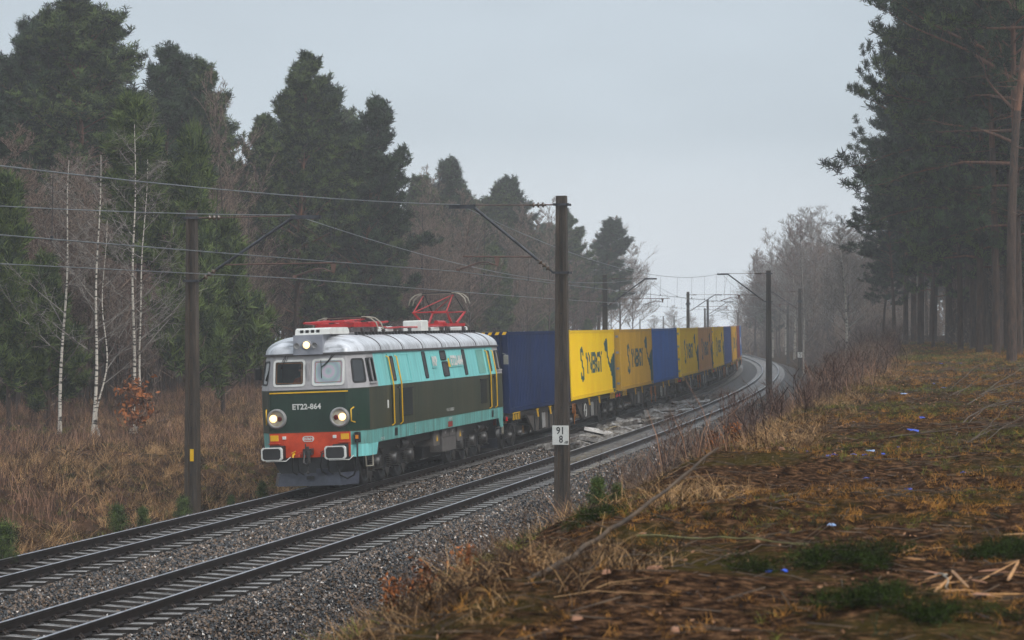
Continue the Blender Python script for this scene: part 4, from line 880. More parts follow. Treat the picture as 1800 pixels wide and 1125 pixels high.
def loco():
    x0, y0, t = at(39.0, -2); xr, yr, _ = at(58.2, -2); hd = math.atan2(xr-x0, yr-y0)
    root = empty('electric_locomotive', 'turquoise and dark green electric locomotive with lit headlamps leading the train', 'locomotive', (float(x0), float(y0), 0), (0, -CANT, -hd))
    def P(face, a, z, e=0.):
        hw, uf, fw = lerp3(z)
        if face == 'F': return (a, uf-e, z)
        uc = 1.30+(uf-.66)*.6
        if face in 'CD':                      # corner panels right / left, a in 0..1
            x1, y1, x2, y2 = fw+.03, uf+.07, hw-.03, uc-.06; nx, ny = (y2-y1), -(x2-x1); l = math.hypot(nx, ny); s_ = 1 if face == 'C' else -1
            return (s_*(x1+(x2-x1)*a+nx/l*e), y1+(y2-y1)*a+ny/l*e, z)
        return ((hw+e) if face == 'R' else -(hw+e), a, z)
    def plate(b, face, pts, e0, e1, m=0):     # closed outline, front at e1, back at e0
        A = [P(face, a, z, e1) for a, z in pts]; B = [P(face, a, z, e0) for a, z in pts]; b.loft([B, A], m); b.add(A, [list(range(len(A)))], m)
    def rr(a0, a1, z0, z1, r, ra=None, sh=0.):
        ra = ra or r; o = []
        for (ca, cz, st) in ((a1-ra, z1-r, 0), (a0+ra, z1-r, 90), (a0+ra, z0+r, 180), (a1-ra, z0+r, 270)):
            for k in range(4): t_ = R(st+k*30); o.append((ca+ra*math.cos(t_), cz+r*math.sin(t_)))
        return [(a+sh*(z-z0)/(z1-z0), z) for a, z in o]
    def frame(b, face, o, i_, e, m=0):
        A = [P(face, a, z, e) for a, z in o]; B = [P(face, a, z, e) for a, z in i_]; A0 = [P(face, a, z, -.01) for a, z in o]; B0 = [P(face, a, z, -.01) for a, z in i_]
        b.loft([A0, A, B, B0], m)
    # body shell
    b = MB(); rings = [ring(z) for z in (1.22, 1.60, 2.72, 3.64)]; n = len(rings[0])
    for li in range(3):
        for j in range(n):
            k = (j+1) % n; q = [rings[li][j], rings[li][k], rings[li+1][k], rings[li+1][j]]; ym = (q[0][1]+q[1][1])/2; xm = abs(q[0][0]+q[1][0])/2
            cabz = ym < 2.15 or ym > U-2.15
            if li == 0: m = 1
            elif li == 1: m = 2 if ym > 1.25 and ym < U-1.25 else 5
            else: m = 4 if cabz else 0
            if li == 0 and xm < .9 and cabz: m = 3
            if li == 2 and xm < .3 and ym < 1: continue
            b.add(q, [(0, 1, 2, 3)], m)
    b.add(rings[0], [list(range(n))[::-1]], 6)
    xe0, xe1 = 1.02, .92          # the wall round the two windscreen openings
    for (xa, xb, za, zb) in ((-9, 9, 2.72, 2.88), (-9, 9, 3.48, 3.64), (-9, -.94, 2.88, 3.48), (-.13, .14, 2.88, 3.48), (.96, 9, 2.88, 3.48)):
        lim = lambda z: lerp3(z)[2]-.10
        q = [P('F', max(-lim(za), xa), za), P('F', min(lim(za), xb), za), P('F', min(lim(zb), xb), zb), P('F', max(-lim(zb), xa), zb)]; b.add(q, [(0, 1, 2, 3)], 4)
    b.build('body', [M['cyan'], M['cyand'], M['green'], M['red'], M['grey'], M['greenf'], M['dark']], root)
    b = MB(); b.loft([ring(1.585, .0), ring(1.585, .012), ring(1.615, .012), ring(1.615, .0)], 0); b.loft([ring(2.705, .0), ring(2.705, .01), ring(2.73, .01), ring(2.73, .0)], 0); b.build('belt_moulding', [M['green']], root)
    # corner skirts reaching lower at both ends
    for e in (0, 1):
        b = MB()
        for sx in (1, -1):
            f = lambda y: U-y if e else y
            out = [(1.12, .66), (1.20, .76), (1.45, 1.2), (1.5, 1.38), (1.5, 1.72), (1.5, 1.84)]
            top = [(sx*x, f(y), 1.225) for x, y in out]+[(sx*1.5, f(2.04), 1.225)]; bot = [(sx*x, f(y), .90) for x, y in out]+[(sx*1.5, f(1.90), 1.0)]
            b.loft([top, bot], 0, closed=False); b.loft([[(p[0]-sx*.02, p[1], p[2]) for p in top], [(p[0]-sx*.02, p[1], p[2]) for p in bot]], 0, closed=False)
        b.build('corner_skirt', [M['cyan'] if not e else M['cyand']], root)
        b = MB(); ys = (.635, .70) if not e else (U-.70, U-.635); b.box(-1.12, 1.12, ys[0], ys[1], .92, 1.58, 0); b.build('headstock', [M['red']], root)
    # roof
    b = MB(); rs_ = [[(x, y, 3.64) for x, y in outline(1.375, .83, 1.02)]]; rs_.append([(x, y, 3.645) for x, y in outline(1.43, .77, 1.06)]); rs_.append([(x, y, 3.70) for x, y in outline(1.43, .77, 1.06)])
    b.loft(rs_, 1); lv = []
    for k in range(9):
        a = k/8*math.pi/2; ins = .86*(1-math.cos(a)); z = 3.70+.47*math.sin(a); lv.append([(x, y, z) for x, y in outline(1.40-ins, .80+ins*1.15, max(.16, 1.04-ins*1.02))])
    b.loft(lv, 0, smooth=True); b.add(lv[-1], [list(range(n))], 0)
    b.build('roof', [M['roof'], M['gutter']], root)
    b = MB()
    for u in (3.0, 5.3, 7.6, 10.0, 12.4, 14.6, 16.6):
        pp = [(sx*(1.408-.86*(1-math.cos(a_))), u, 3.70+.478*math.sin(a_)) for sx, rng_ in ((-1, range(9)), (1, range(8, -1, -1))) for a_ in [k/8*math.pi/2 for k in rng_]]
        b.tube(pp, .014, 4, 0, caps=False)
    b.build('roof_seams', [M['gutter']], root)
    for sx in (-1, 1):
        b = MB(); b.box(sx*.62-.13, sx*.62+.13, 2.6, 17.2, 4.19, 4.215, 0)
        for k in range(42): u = 2.7+k*.35; b.box(sx*.78-.03, sx*.78+.05, u, u+.07, 4.10, 4.235, 1)
        b.build('roof_walkway', [M['grey'], M['black']], root)
    # windows on the near front, and on the rear cab
    for (a0, a1, g) in ((-.98, -.09, 'screen'), (.10, 1.00, 'glass2')):
        w = MB(); o = rr(a0, a1, 2.82, 3.54, .09); i_ = rr(a0+.055, a1-.055, 2.875, 3.485, .06)
        frame(w, 'F', o, i_, .018); f_ = w.build('windscreen', [M['white']], root)
        w = MB(); plate(w, 'F', rr(a0+.05, a1-.05, 2.87, 3.49, .06), -.004, .006); mobj('glass_pane', w.mesh('glass_pane', [M[g]]), f_)
        w = MB(); i2 = rr(a0+.085, a1-.085, 2.905, 3.455, .03); i3 = rr(a0+.10, a1-.10, 2.92, 3.44, .02); frame(w, 'F', i2, i3, .010); mobj('heating_strip', w.mesh('heating_strip', [M['bronze']]), f_)
    b = MB(); b.box(-1.25, 1.25, 2.30, 2.34, 2.0, 3.62, 0); b.box(-1.3, 1.3, .9, 2.3, 2.0, 2.04, 1); b.box(-1.0, 1.0, .86, 1.12, 2.04, 2.84, 1); b.box(-.5, -.02, 1.7, 1.78, 2.5, 3.1, 1); b.build('cab_interior', [M['cabwall'], M['black']], root)
    b = MB(); b.box(-.03, .03, .70, .76, 2.95, 3.45, 0); b.build('pillar_vent', [M['grey']], root)
    for face, a0, a1 in (('C', .16, .98), ('D', .16, .98)):
        w = MB(); frame(w, face, rr(a0, a1, 2.86, 3.52, .09, .14), rr(a0+.09, a1-.09, 2.91, 3.47, .06, .1), .015); f_ = w.build('quarter_window', [M['rubber']], root)
        w = MB(); plate(w, face, rr(a0+.07, a1-.07, 2.90, 3.48, .06, .1), -.004, .006); mobj('glass_pane', w.mesh('glass_pane', [M['glass']]), f_)
    for face in 'RL':
        for (a0, a1) in ((1.38, 2.08), (U-2.08, U-1.42)):
            w = MB(); frame(w, face, rr(a0, a1, 2.86, 3.52, .06), rr(a0+.05, a1-.05, 2.91, 3.47, .04), .02); f_ = w.build('cab_window', [M['rubber']], root)
            w = MB(); plate(w, face, rr(a0+.04, a1-.04, 2.90, 3.48, .04), -.004, .008); mobj('glass_pane', w.mesh('glass_pane', [M['glass']]), f_)
            w = MB(); plate(w, face, [(a0, 2.83), (a1, 2.83), (a1, 2.87), (a0, 2.87)], 0, .05); plate(w, face, [((a0+a1)/2-.02, 2.88), ((a0+a1)/2+.02, 2.88), ((a0+a1)/2+.02, 3.50), ((a0+a1)/2-.02, 3.50)], 0, .035); mobj('window_sill', w.mesh('window_sill', [M['grey']]), f_)
        for (a0, a1, z0, z1, g, nm) in ((3.80, 4.12, 2.86, 3.50, 'glassg', 'door_window'), (7.48, 7.80, 2.84, 3.58, 'glassg', 'slit_window'), (12.55, 12.87, 2.82, 3.58, 'glassg', 'slit_window'), (16.1, 16.42, 2.86, 3.50, 'glassg', 'door_window'), (9.74, 10.42, 2.84, 3.24, 'glassg', 'louvre_window'), (9.68, 10.34, 3.33, 3.58, 'glassg', 'louvre_window')):
            w = MB(); frame(w, face, rr(a0-.03, a1+.03, z0-.03, z1+.03, .08), rr(a0+.02, a1-.02, z0+.02, z1-.02, .05), .022); f_ = w.build(nm, [M['rubber']], root)
            w = MB(); plate(w, face, rr(a0, a1, z0, z1, .06), -.004, .012); mobj('glass_pane', w.mesh('glass_pane', [M[g]]), f_)
        for (a0, a1) in ((4.66, 5.80), (14.5, 15.5)):
            w = MB(); frame(w, face, rr(a0, a1, 2.80, 3.58, .03), rr(a0+.03, a1-.03, 2.83, 3.55, .02), .016); plate(w, face, rr(a0+.03, a1-.03, 2.83, 3.55, .02), -.002, .004); w.build('side_hatch', [M['hatch'] if a0 > 9 else M['cyan']], root)
            w = MB(); plate(w, face, [(a0+.05, 1.80), (a1-.05, 1.80), (a1-.05, 2.58), (a0+.05, 2.58)], 0, .012)
            for k in range(15): z = 1.83+k*.05; plate(w, face, [(a0+.08, z), (a1-.08, z), (a1-.08, z+.02), (a0+.08, z+.02)], .012, .03)
            plate(w, face, [(a0, 2.58), (a1, 2.58), (a1, 2.61), (a0, 2.61)], 0, .05); w.build('air_grille', [M['grille']], root)
        for (a0, a1, u0, u1) in ((3.55, 4.32, 3.50, 4.37), (15.90, 16.66, 15.85, 16.70)):
            w = MB(); plate(w, face, [(a0, 1.63), (a1, 1.63), (a1, 2.71), (a0, 2.71)], -.004, -.0035+.008, 0); plate(w, face, [(a0, 2.73), (a1, 2.73), (a1, 3.6), (a0, 3.6)], -.004, .006, 1)
            for (q0, q1) in ((a0, a0+.03), (a1-.03, a1)): plate(w, face, [(q0, 1.63), (q1, 1.63), (q1, 2.71), (q0, 2.71)], 0, .03, 0); plate(w, face, [(q0, 2.73), (q1, 2.73), (q1, 3.6), (q0, 3.6)], 0, .03, 1)
            d_ = w.build('side_door', [M['green'], M['cyan']], root)
            w = MB(); plate(w, face, [(a1-.2, 2.62), (a1-.05, 2.62), (a1-.05, 2.66), (a1-.2, 2.66)], .0, .06); mobj('door_handle', w.mesh('door_handle', [M['grime']]), d_)
            for u in (u0, u1):
                w = MB(); sx = 1 if face == 'R' else -1
                w.tube([P(face, u, 3.53, .0), P(face, u, 3.50, .07), P(face, u, 2.74, .075), P(face, u, 1.66, .075), P(face, u-.03, 1.60, .0)], .021, 6, 0); w.build('handrail', [M['yellow']], root)
            w = MB(); plate(w, face, [(a0+.2, 1.30), (a0+.5, 1.30), (a0+.5, 1.52), (a0+.2, 1.52)], 0, .006); w.build('door_step', [M['black']], root)
    # lettering
    def txt(face, s_, size, a, z, m, e=.01, bold=0., xs=1., par=None, rot=False, thick=0):
        V, F = text_arrays(s_, size, bold, xs=xs); V = [(-q, p) for p, q in V] if rot else V
        me = npmesh('lettering', [P(face, a+p, z+q, e) for p, q in V], F, M[m]); mobj('lettering', me, par or root)
    w = MB(); plate(w, 'F', [(-.42, 2.18), (.30, 2.18), (.30, 2.17), (-.42, 2.17)], 0, .004)
    txt('F', 'ET22-864', .205, -.06, 2.27, 'white', .012, .006, 1.0)
    w = MB(); frame(w, 'F', rr(-.20, .12, 1.34, 1.49, .07), rr(-.18, .10, 1.36, 1.47, .05), .034); f_ = w.build('plate_oval', [M['white']], root); txt('F', '850kN', .10, -.04, 1.412, 'white', .036, .004, 1.0, f_)
    w = MB(); plate(w, 'F', [(-1.08, 2.64), (1.10, 2.64), (1.10, 2.675), (-1.08, 2.675)], 0, .03); w.build('front_stripe', [M['yellow']], root)
    w = MB(); plate(w, 'R', [(8.42, 3.10), (9.06, 3.10), (9.06, 3.47), (8.42, 3.47)], 0, .03); p_ = w.build('railway_plate', [M['cyan']], root); txt('R', 'PKP', .36, 8.74, 3.285, 'white', .045, .022, .95, p_)
    w = MB(); plate(w, 'R', [(10.72, 3.08), (12.36, 3.08), (12.36, 3.45), (10.72, 3.45)], 0, .03); p_ = w.build('number_plate', [M['cyan']], root); txt('R', 'ET22-864', .40, 11.56, 3.265, 'white', .045, .022, 1.0, p_)
    w = MB(); plate(w, 'R', [(10.5, 3.09), (10.7, 3.09), (10.6, 3.36)], 0, .034); w.build('warning_triangle', [M['yellow']], root)
    txt('R', '91 51 3 150 332-7', .13, 10.3, 1.78, 'white', .012, .002); txt('R', 'PL-PKPC', .12, 10.3, 1.50, 'white', .012, .002)
    w = MB(); plate(w, 'R', [(10.0, 1.25), (10.55, 1.25), (10.55, 1.42), (10.0, 1.42)], 0, .01); w.build('inspection_plate', [M['brass']], root)
    for i_, z_ in enumerate((1.52, 1.42, 1.32)): txt('R', 'GP', .09, 6.0, z_, 'white', .012)
    txt('R', 'OM 160', .12, 2.45, 1.29, 'white', .012)
    w = MB(); plate(w, 'R', [(3.05, 2.1), (3.18, 2.1), (3.18, 2.32), (3.05, 2.32)], 0, .008); w.build('small_label', [M['white']], root)
    # front lamps, handrails, stickers
    for sx in (-1, 1):
        c = (sx*.875-.02, .63, 1.97)
        b = MB(); b.lathe([(.27, .03), (.265, -.05), (.25, -.085), (.20, -.085), (.195, -.03)], c, 'y', 24, 0); h_ = b.build('headlamp_housing', [M['grime2']], root)
        b = MB(); b.lathe([(.20, -.025), (.20, -.04)], c, 'y', 24, 0, False); mobj('reflector', b.mesh('reflector', [M['reflector']]), h_)
        b = MB(); b.lathe([(.098, -.04), (.098, -.065), (.07, -.075)], (c[0]+sx*.085, c[1], c[2]+.01), 'y', 18, 0); mobj('lit_lamp', b.mesh('lit_lamp', [M['lamp']]), h_)
        b = MB(); b.lathe([(.07, -.04), (.07, -.06), (.04, -.07)], (c[0]-sx*.085, c[1], c[2]), 'y', 16, 0); mobj('red_lamp', b.mesh('red_lamp', [M['lens']]), h_)
        hx = 1.10*sx
        b = MB(); b.tube([(hx+sx*.12, .75, 2.22), (hx+sx*.08, .60, 2.17), (hx+sx*.08, .60, 1.86), (hx+sx*.14, .76, 1.82)], .018, 6, 0); b.build('corner_handrail', [M['yellow']], root)
        b = MB(); b.bbox(sx*.98-.11, sx*.98+.11, .60, .63, 1.38, 1.53, .005, 0); b.build('yellow_sticker', [M['yellow']], root)
        b = MB(); b.bbox(sx*.70-.045, sx*.70+.045, .57, .63, 1.42, 1.50, .005, 0); b.build('white_marker', [M['white']], root)
        b = MB(); b.box(sx*.96-.15, sx*.96+.15, .48, .64, 1.30, 1.32, 0); b.build('foot_ledge', [M['red']], root)
    # buffers (both ends), coupling, hoses, plough
    for e in (0, 1):
        f = (lambda y: U-y) if e else (lambda y: y)
        for sx in (-1, 1):
            c = sx*.875; b = MB(); ya, yb = sorted((f(.63), f(.42))); b.bbox(c-.2, c+.2, ya, yb, .86, 1.26, .02, 0)
            b.lathe([(.13, f(.42)), (.13, f(.25)), (.09, f(.25)), (.09, f(.06))], (c, 0, 1.06), 'y', 14, 0)
            bf = b.build('buffer', [M['black']], root)
            def hd_(s1, yy): 
                w_, h_ = .295*s1, .175*s1; return [(c+w_-.05, f(yy), 1.06+h_), (c-w_+.05, f(yy), 1.06+h_), (c-w_, f(yy), 1.06+h_-.05), (c-w_, f(yy), 1.06-h_+.05), (c-w_+.05, f(yy), 1.06-h_), (c+w_-.05, f(yy), 1.06-h_), (c+w_, f(yy), 1.06-h_+.05), (c+w_, f(yy), 1.06+h_-.05)]
            b = MB(); b.loft([hd_(1, .07), hd_(1, .015), hd_(.97, 0)], 0, caps=True); b.add(hd_(.84, -.004), [list(range(8))], 1); mobj('buffer_head', b.mesh('buffer_head', [M['white'], M['dark']]), bf)
            b = MB(); b.tube([(c-.3, f(.5), .93), (c-.28, f(.36), .85), (c+.28, f(.36), .85), (c+.36, f(.5), .95)], .014, 5, 0); b.build('shunter_handle', [M['white']], root)
        b = MB(); b.box(-.14, .10, *sorted((f(.64), f(.42))), 1.0, 1.16, 0); b.tube([(-.02, f(.45), 1.22), (-.02, f(.45), .92)], .05, 8, 0); b.tube([(-.09, f(.42), 1.1), (-.12, f(.36), .80), (-.02, f(.35), .74), (.05, f(.36), .80), (.03, f(.42), 1.1)], .028, 6, 0)
        b.tube([(-.05, f(.4), 1.3), (-.05, f(.4), 1.1)], .02, 5, 0); b.tube([(0, f(.42), .9), (-.02, f(.42), .55)], .015, 5, 0); b.lathe([(.03, -.03), (.06, 0), (.03, .03)], (-.02, f(.42), .52), 'z', 8, 0); b.build('screw_coupling', [M['grime']], root)
        for (cx, m1) in ((-.44, 'yellow'), (-.26, 'red'), (.36, 'black'), (.56, 'black')):
            b = MB(); b.tube([(cx, f(.62), 1.02), (cx, f(.50), 1.0), (cx, f(.47), .93)], .03, 6, 0); b.tube([(cx-.04, f(.5), 1.05), (cx+.08, f(.5), 1.10)], .014, 4, 0); h_ = b.build('brake_cock', [M[m1]], root)
            b = MB(); b.tube([(cx, f(.47), .93), (cx-.03, f(.46), .75), (cx-.02, f(.50), .55), (cx+.1, f(.52), .47)], .026, 6, 0); mobj('brake_hose', b.mesh('brake_hose', [M['rubber']]), h_)
        b = MB(); b.loft([[(-1.12, f(.72), .92), (1.12, f(.72), .92), (1.12, f(1.0), .92), (-1.12, f(1.0), .92)], [(-.84, f(.62), .50), (.80, f(.62), .50), (1.12, f(1.0), .50), (-1.0, f(1.0), .50)]], 1, caps=True)
        b.loft([[(-.86, f(.60), .50), (.84, f(.60), .50), (1.2, f(1.1), .5), (-1.1, f(1.1), .5)], [(-.90, f(.50), .17), (.84, f(.50), .17), (1.2, f(1.05), .17), (-1.15, f(1.05), .17)]], 0, caps=True)
        b.box(-.08, .14, *sorted((f(.5), f(.47))), .34, .44, 1); b.box(.18, .55, *sorted((f(.555), f(.53))), .48, .62, 0); b.build('rail_plough', [M['plow'], M['black']], root)
    b = MB(); b.bbox(1.22, 1.38, .66, .78, 1.28, 1.56, .02, 0); b.box(1.26, 1.34, .65, .66, 1.38, 1.48, 1); j_ = b.build('jumper_socket', [M['black'], M['amber']], root)
    b = MB(); b.tube([(1.30, .68, 1.30), (1.31, .62, 1.1), (1.30, .60, .7), (1.2, .58, .42), (1.02, .55, .34), (.84, .55, .44), (.74, .58, .66), (.72, .62, .82)], .026, 7, 0); mobj('jumper_cable', b.mesh('jumper_cable', [M['rubber']]), j_)
    b = MB(); b.tube([(1.38, 1.15, .92), (1.38, 1.15, .62), (1.5, 1.42, .62), (1.5, 1.42, .92)], .022, 5, 0); b.build('cab_step', [M['ivory']], root)
    b = MB(); b.tube([(1.4, U-1.15, .92), (1.4, U-1.15, .66), (1.5, U-1.42, .66), (1.5, U-1.42, .92)], .022, 5, 0); b.build('cab_step', [M['ivory']], root)
    # roof lamp box, air conditioner, horns, wipers, mirrors
    b = MB(); prof = [(.72, 3.66), (.78, 4.19), (1.75, 4.19), (2.0, 3.9), (2.0, 3.66)]; b.prism(prof, 'x', -.40, .42, 0); b.build('lamp_box', [M['boxpaint']], root)
    b = MB(); b.lathe([(.14, .02), (.135, -.04), (.105, -.05)], (-.02, .755, 3.92), 'y', 8, 0, False); h_ = b.build('roof_headlamp', [M['grey']], root)
    b = MB(); b.lathe([(.095, -.045), (.09, -.06), (.05, -.075)], (-.02, .755, 3.92), 'y', 18, 0); mobj('lit_lamp', b.mesh('lit_lamp', [M['lamp']]), h_)
    for x in (-.27, .23): b = MB(); b.lathe([(.03, .02), (.04, -.06), (.085, -.12), (.085, -.13), (.05, -.08)], (x, .75, 3.90), 'y', 14, 0); b.build('horn', [M['grime2']], root)
    b = MB(); b.prism([(.82, 4.19), (.88, 4.33), (1.0, 4.37), (2.5, 4.37), (2.62, 4.30), (2.68, 4.19)], 'x', -.36, .62, 0)
    for k in range(4): b.box(-.22+k*.15, -.13+k*.15, .84, .87, 4.24, 4.32, 1)
    b.build('air_conditioner', [M['white'], M['black']], root)
    for (x, sgn) in ((-.62, -1), (.68, -1)):
        b = MB(); b.tube([(x, .80, 3.66), (x+sgn*.10, .74, 3.50), (x+sgn*.32*(1 if x > 0 else .25), .73, 3.30 if x > 0 else 3.52)], .012, 5, 0); b.tube([(x+.06, .80, 3.66), (x+.02+sgn*.25*(x > 0), .73, 3.34 if x > 0 else 3.5)], .009, 4, 0); xx = x+sgn*.32*(1 if x > 0 else .25); b.tube([(xx, .73, 3.50), (xx+.01, .71, 3.02)] if x > 0 else [(x, .76, 3.6), (x-.14, .73, 3.30)], .011, 4, 0); b.build('wiper', [M['black']], root)
    for (x, y) in ((-1.56, 1.2), (1.60, U-1.0)):
        b = MB(); b.bbox(x-.08 if x > 0 else x-.09, x+.09, y-.04, y+.04, 3.02, 3.34, .02, 0); b.tube([(x*.93, y, 3.4), (x, y, 3.36)], .012, 4, 0); b.build('wing_mirror', [M['mirror' if x > 0 else 'black']], root)
    # roof gear
    for (u, w_, h_) in ((10.7, .8, .40), (7.6, .5, .22), (12.0, .5, .2), (5.9, .5, .24), (17.2, .6, .2), (13.2, .6, .2)):
        b = MB(); b.bbox(-.3 if u != 10.7 else .0, .4 if u != 10.7 else .62, u, u+w_, 4.17, 4.17+h_, .03, 0); b.build('roof_equipment', [M['white'] if u != 5.9 else M['grime2']], root)
    b = MB()
    for u in (3.0, 4.2, 5.2, 6.4, 8.4, 9.4, 11.8, 14.4, 16.6): b.lathe([(.05, 0), (.08, .03), (.04, .05), (.08, .08), (.04, .10), (.08, .13), (.03, .16)], (.56, u, 4.19), 'z', 10, 0)
    b.build('roof_insulator', [M['insul2']], root)
    b = MB(); b.tube([(.45, 6.0, 4.44), (.45, 7.2, 4.34), (.45, 8.6, 4.36), (.45, 11, 4.36), (.45, 14, 4.40)], .03, 6, 0)
    b.build('roof_busbar', [M['pred']], root)
    def panto(uc, up):
        b = MB(); zb = 4.42
        for sx in (-1, 1): b.box(sx*.52-.04, sx*.52+.04, uc-1.25, uc+1.25, zb-.04, zb+.05, 0)
        for du in (-1.25, -.45, .45, 1.25): b.box(-.56, .56, uc+du-.04, uc+du+.04, zb-.03, zb+.06, 0)
        b.lathe([(.09, -.5), (.09, .5)], (.0, uc, zb+.08), 'y', 10, 0)
        for sx in (-1, 1):
            for du in (-1.2, 1.2): b.tube([(sx*.5, uc+du, 4.18), (sx*.5, uc+du, zb)], .05, 7, 1)
        r_ = b.build('pantograph', [M['pred'], M['insul2']], root)
        b = MB(); zk, zt, du, dk = (4.86, 5.42, 1.30, .35) if up else (4.52, 4.60, 2.25, .35)
        for sx in (-1, 1):
            for s2 in (-1, 1):
                b.tube([(sx*.48, uc+s2*dk, zb+.06), (sx*.56, uc+s2*du, zk)], [.05, .035], 7, 0)
                b.tube([(sx*.56, uc+s2*du, zk), (sx*.50, uc+s2*.12, zt)], [.022, .018], 6, 1 if s2 > 0 else 0)
        for s2 in (-1, 1): b.tube([(-.60, uc+s2*du, zk), (.60, uc+s2*du, zk)], .02, 5, 0); b.tube([(-.56*1, uc+s2*du, zk), (.50, uc+s2*.12, zt)], .016, 5, 0)
        mobj('pantograph_arms', b.mesh('pantograph_arms', [M['pred'], M['black']]), r_)
        b = MB()
        for s2 in (-1, 1):
            b.tube([(-.98, uc+s2*.25, zt-.30), (-.92, uc+s2*.25, zt-.12), (-.76, uc+s2*.25, zt+.02), (-.6, uc+s2*.25, zt+.06), (.6, uc+s2*.25, zt+.06), (.76, uc+s2*.25, zt+.02), (.92, uc+s2*.25, zt-.12), (.98, uc+s2*.25, zt-.30)], .02, 6, 0)
            b.box(-.5, .5, uc+s2*.25-.025, uc+s2*.25+.025, zt+.06, zt+.10, 1)
        for sx in (-1, 1): b.tube([(sx*.5, uc-.25, zt+.04), (sx*.5, uc+.25, zt+.04)], .03, 6, 1)
        mobj('contact_strip', b.mesh('contact_strip', [M['ivory'], M['black']]), r_)
    panto(4.6, False); panto(15.5, True)
    # underframe boxes and bogies
    b = MB(); b.box(-1.2, 1.2, 1.6, U-1.6, .95, 1.22, 0); b.box(-1.0, 1.0, .75, U-.75, 1.0, 1.24, 0); b.build('underframe', [M['dark']], root)
    for sx in (-1, 1):
        for (a0, a1, z0) in ((8.9, 9.6, .73), (9.95, 11.7, .50), (11.9, 12.6, .73)):
            b = MB(); xa, xb = sorted((sx*.7, sx*1.32)); b.bbox(xa, xb, a0, a1, z0, 1.20, .02, 0)
            if a1-a0 > 1: b.box(*sorted((sx*1.32, sx*1.328)), a0+.02, a1-.02, .93, .945, 2); b.box(*sorted((sx*1.32, sx*1.328)), (a0+a1)/2-.008, (a0+a1)/2+.008, .94, 1.18, 2)
            else: b.add([(sx*1.329, a0+.25, .86), (sx*1.329, a0+.45, .86), (sx*1.329, a0+.35, 1.08)], [(0, 1, 2)], 1)
            b.build('equipment_box', [M['boxgrey'], M['yellow'], M['black']], root)
        V, F = text_arrays('BAT', .12); 
        for yy in (10.35, 11.25): mobj('lettering', npmesh('lettering', [(sx*1.331, yy+sx*p, 1.08+q) for p, q in V], F, M['white']), root)
    b = MB(); b.bbox(-.9, .9, 9.2, 11.4, .35, .9, .05, 0); b.build('ballast_tank', [M['dark']], root)
    for uc in (4.75, U-4.75):
        b = MB()
        for sx in (-1, 1):
            b.prism([(uc-2.75, .86), (uc-2.6, 1.02), (uc+2.6, 1.02), (uc+2.75, .86), (uc+2.3, .70), (uc-2.3, .70)], 'x', sx*1.02-.05, sx*1.02+.05, 0)
            for k in (-1, 0, 1):
                w_ = uc+k*1.75
                b.lathe([(.19, -.12), (.19, .10), (.12, .14)] if sx > 0 else [(.12, -.14), (.19, -.10), (.19, .12)], (sx*1.14, w_, .625), 'x', 12, 1)
                for d_ in (-.42, .42):
                    for q in range(7): b.lathe([(.085, 0), (.085, .022)], (sx*1.13, w_+d_, .42+q*.055), 'z', 10, 1, False)
                    b.box(sx*1.13-.1, sx*1.13+.1, w_+d_-.1, w_+d_+.1, .37, .41, 0)
                b.add([(sx*1.16, w_-.95, .42), (sx*1.16, w_-.45, .42), (sx*1.16, w_-.70, .12), (sx*1.12, w_-.95, .42), (sx*1.12, w_-.45, .42), (sx*1.12, w_-.70, .12)], [(0, 1, 2), (5, 4, 3), (0, 2, 5, 3), (1, 4, 5, 2)], 1)
                b.tube([(sx*1.2, w_+.15, .98), (sx*1.22, w_+.3, .86), (sx*1.2, w_+.5, .95)], .035, 6, 1)
            b.tube([(sx*1.2, uc-2.9, .9), (sx*1.2, uc-2.9, .25)], .03, 6, 1); b.lathe([(.13, -.35), (.16, -.25), (.16, .25), (.13, .35)], (sx*1.15, uc+1.0, 1.0), 'y', 12, 1)
        for k in (-2, 2): b.box(-1.05, 1.05, uc+k*1.32-.06, uc+k*1.32+.06, .72, .95, 0)
        g_ = b.build('bogie', [M['dark'], M['grime']], root)
        for k in (-1, 0, 1):
            b = MB()
            for sx in (-1, 1):
                pr = [(.665, -.065*sx), (.64, -.05*sx), (.625, -.04*sx), (.622, .065*sx), (.5, .065*sx), (.46, .03*sx), (.2, .03*sx), (.2, .08*sx)]
                b.lathe(pr, (sx*.75, uc+k*1.75, .625), 'x', 28, 0)
            b.tube([(-.7, uc+k*1.75, .625), (.7, uc+k*1.75, .625)], .09, 10, 0); mobj('wheelset', b.mesh('wheelset', [M['dark']]), g_)
    return root
M['cabwall'] = paint('cab_back_wall', srgb(96, 104, 92), srgb(70, 78, 68), rough=.6); M['bronze'] = paint('bronze_strip', srgb(150, 108, 70), srgb(110, 80, 54), rough=.4); M['hatch'] = paint('greenish_hatch', srgb(120, 180, 168), srgb(104, 160, 150), rough=.4)
M['grille'] = paint('grille_dark', srgb(36, 44, 40), srgb(26, 30, 28), rough=.5); M['grime2'] = paint('light_grey_metal', srgb(170, 168, 166), srgb(120, 118, 116), rough=.35)
M['boxpaint'] = paint('lamp_box_grey', srgb(150, 152, 160), srgb(124, 126, 134), rough=.4); M['mirror'] = paint('pale_mirror_housing', srgb(150, 150, 140), srgb(110, 110, 104), rough=.4)
M['amber'] = paint('amber_label', srgb(236, 150, 30), srgb(210, 120, 20), rough=.4); M['ivory'] = paint('ivory_metal', srgb(176, 168, 150), srgb(130, 122, 108), rough=.4); M['insul2'] = paint('grey_porcelain', srgb(90, 84, 84), srgb(60, 52, 52), rough=.2)
LOCO = loco()
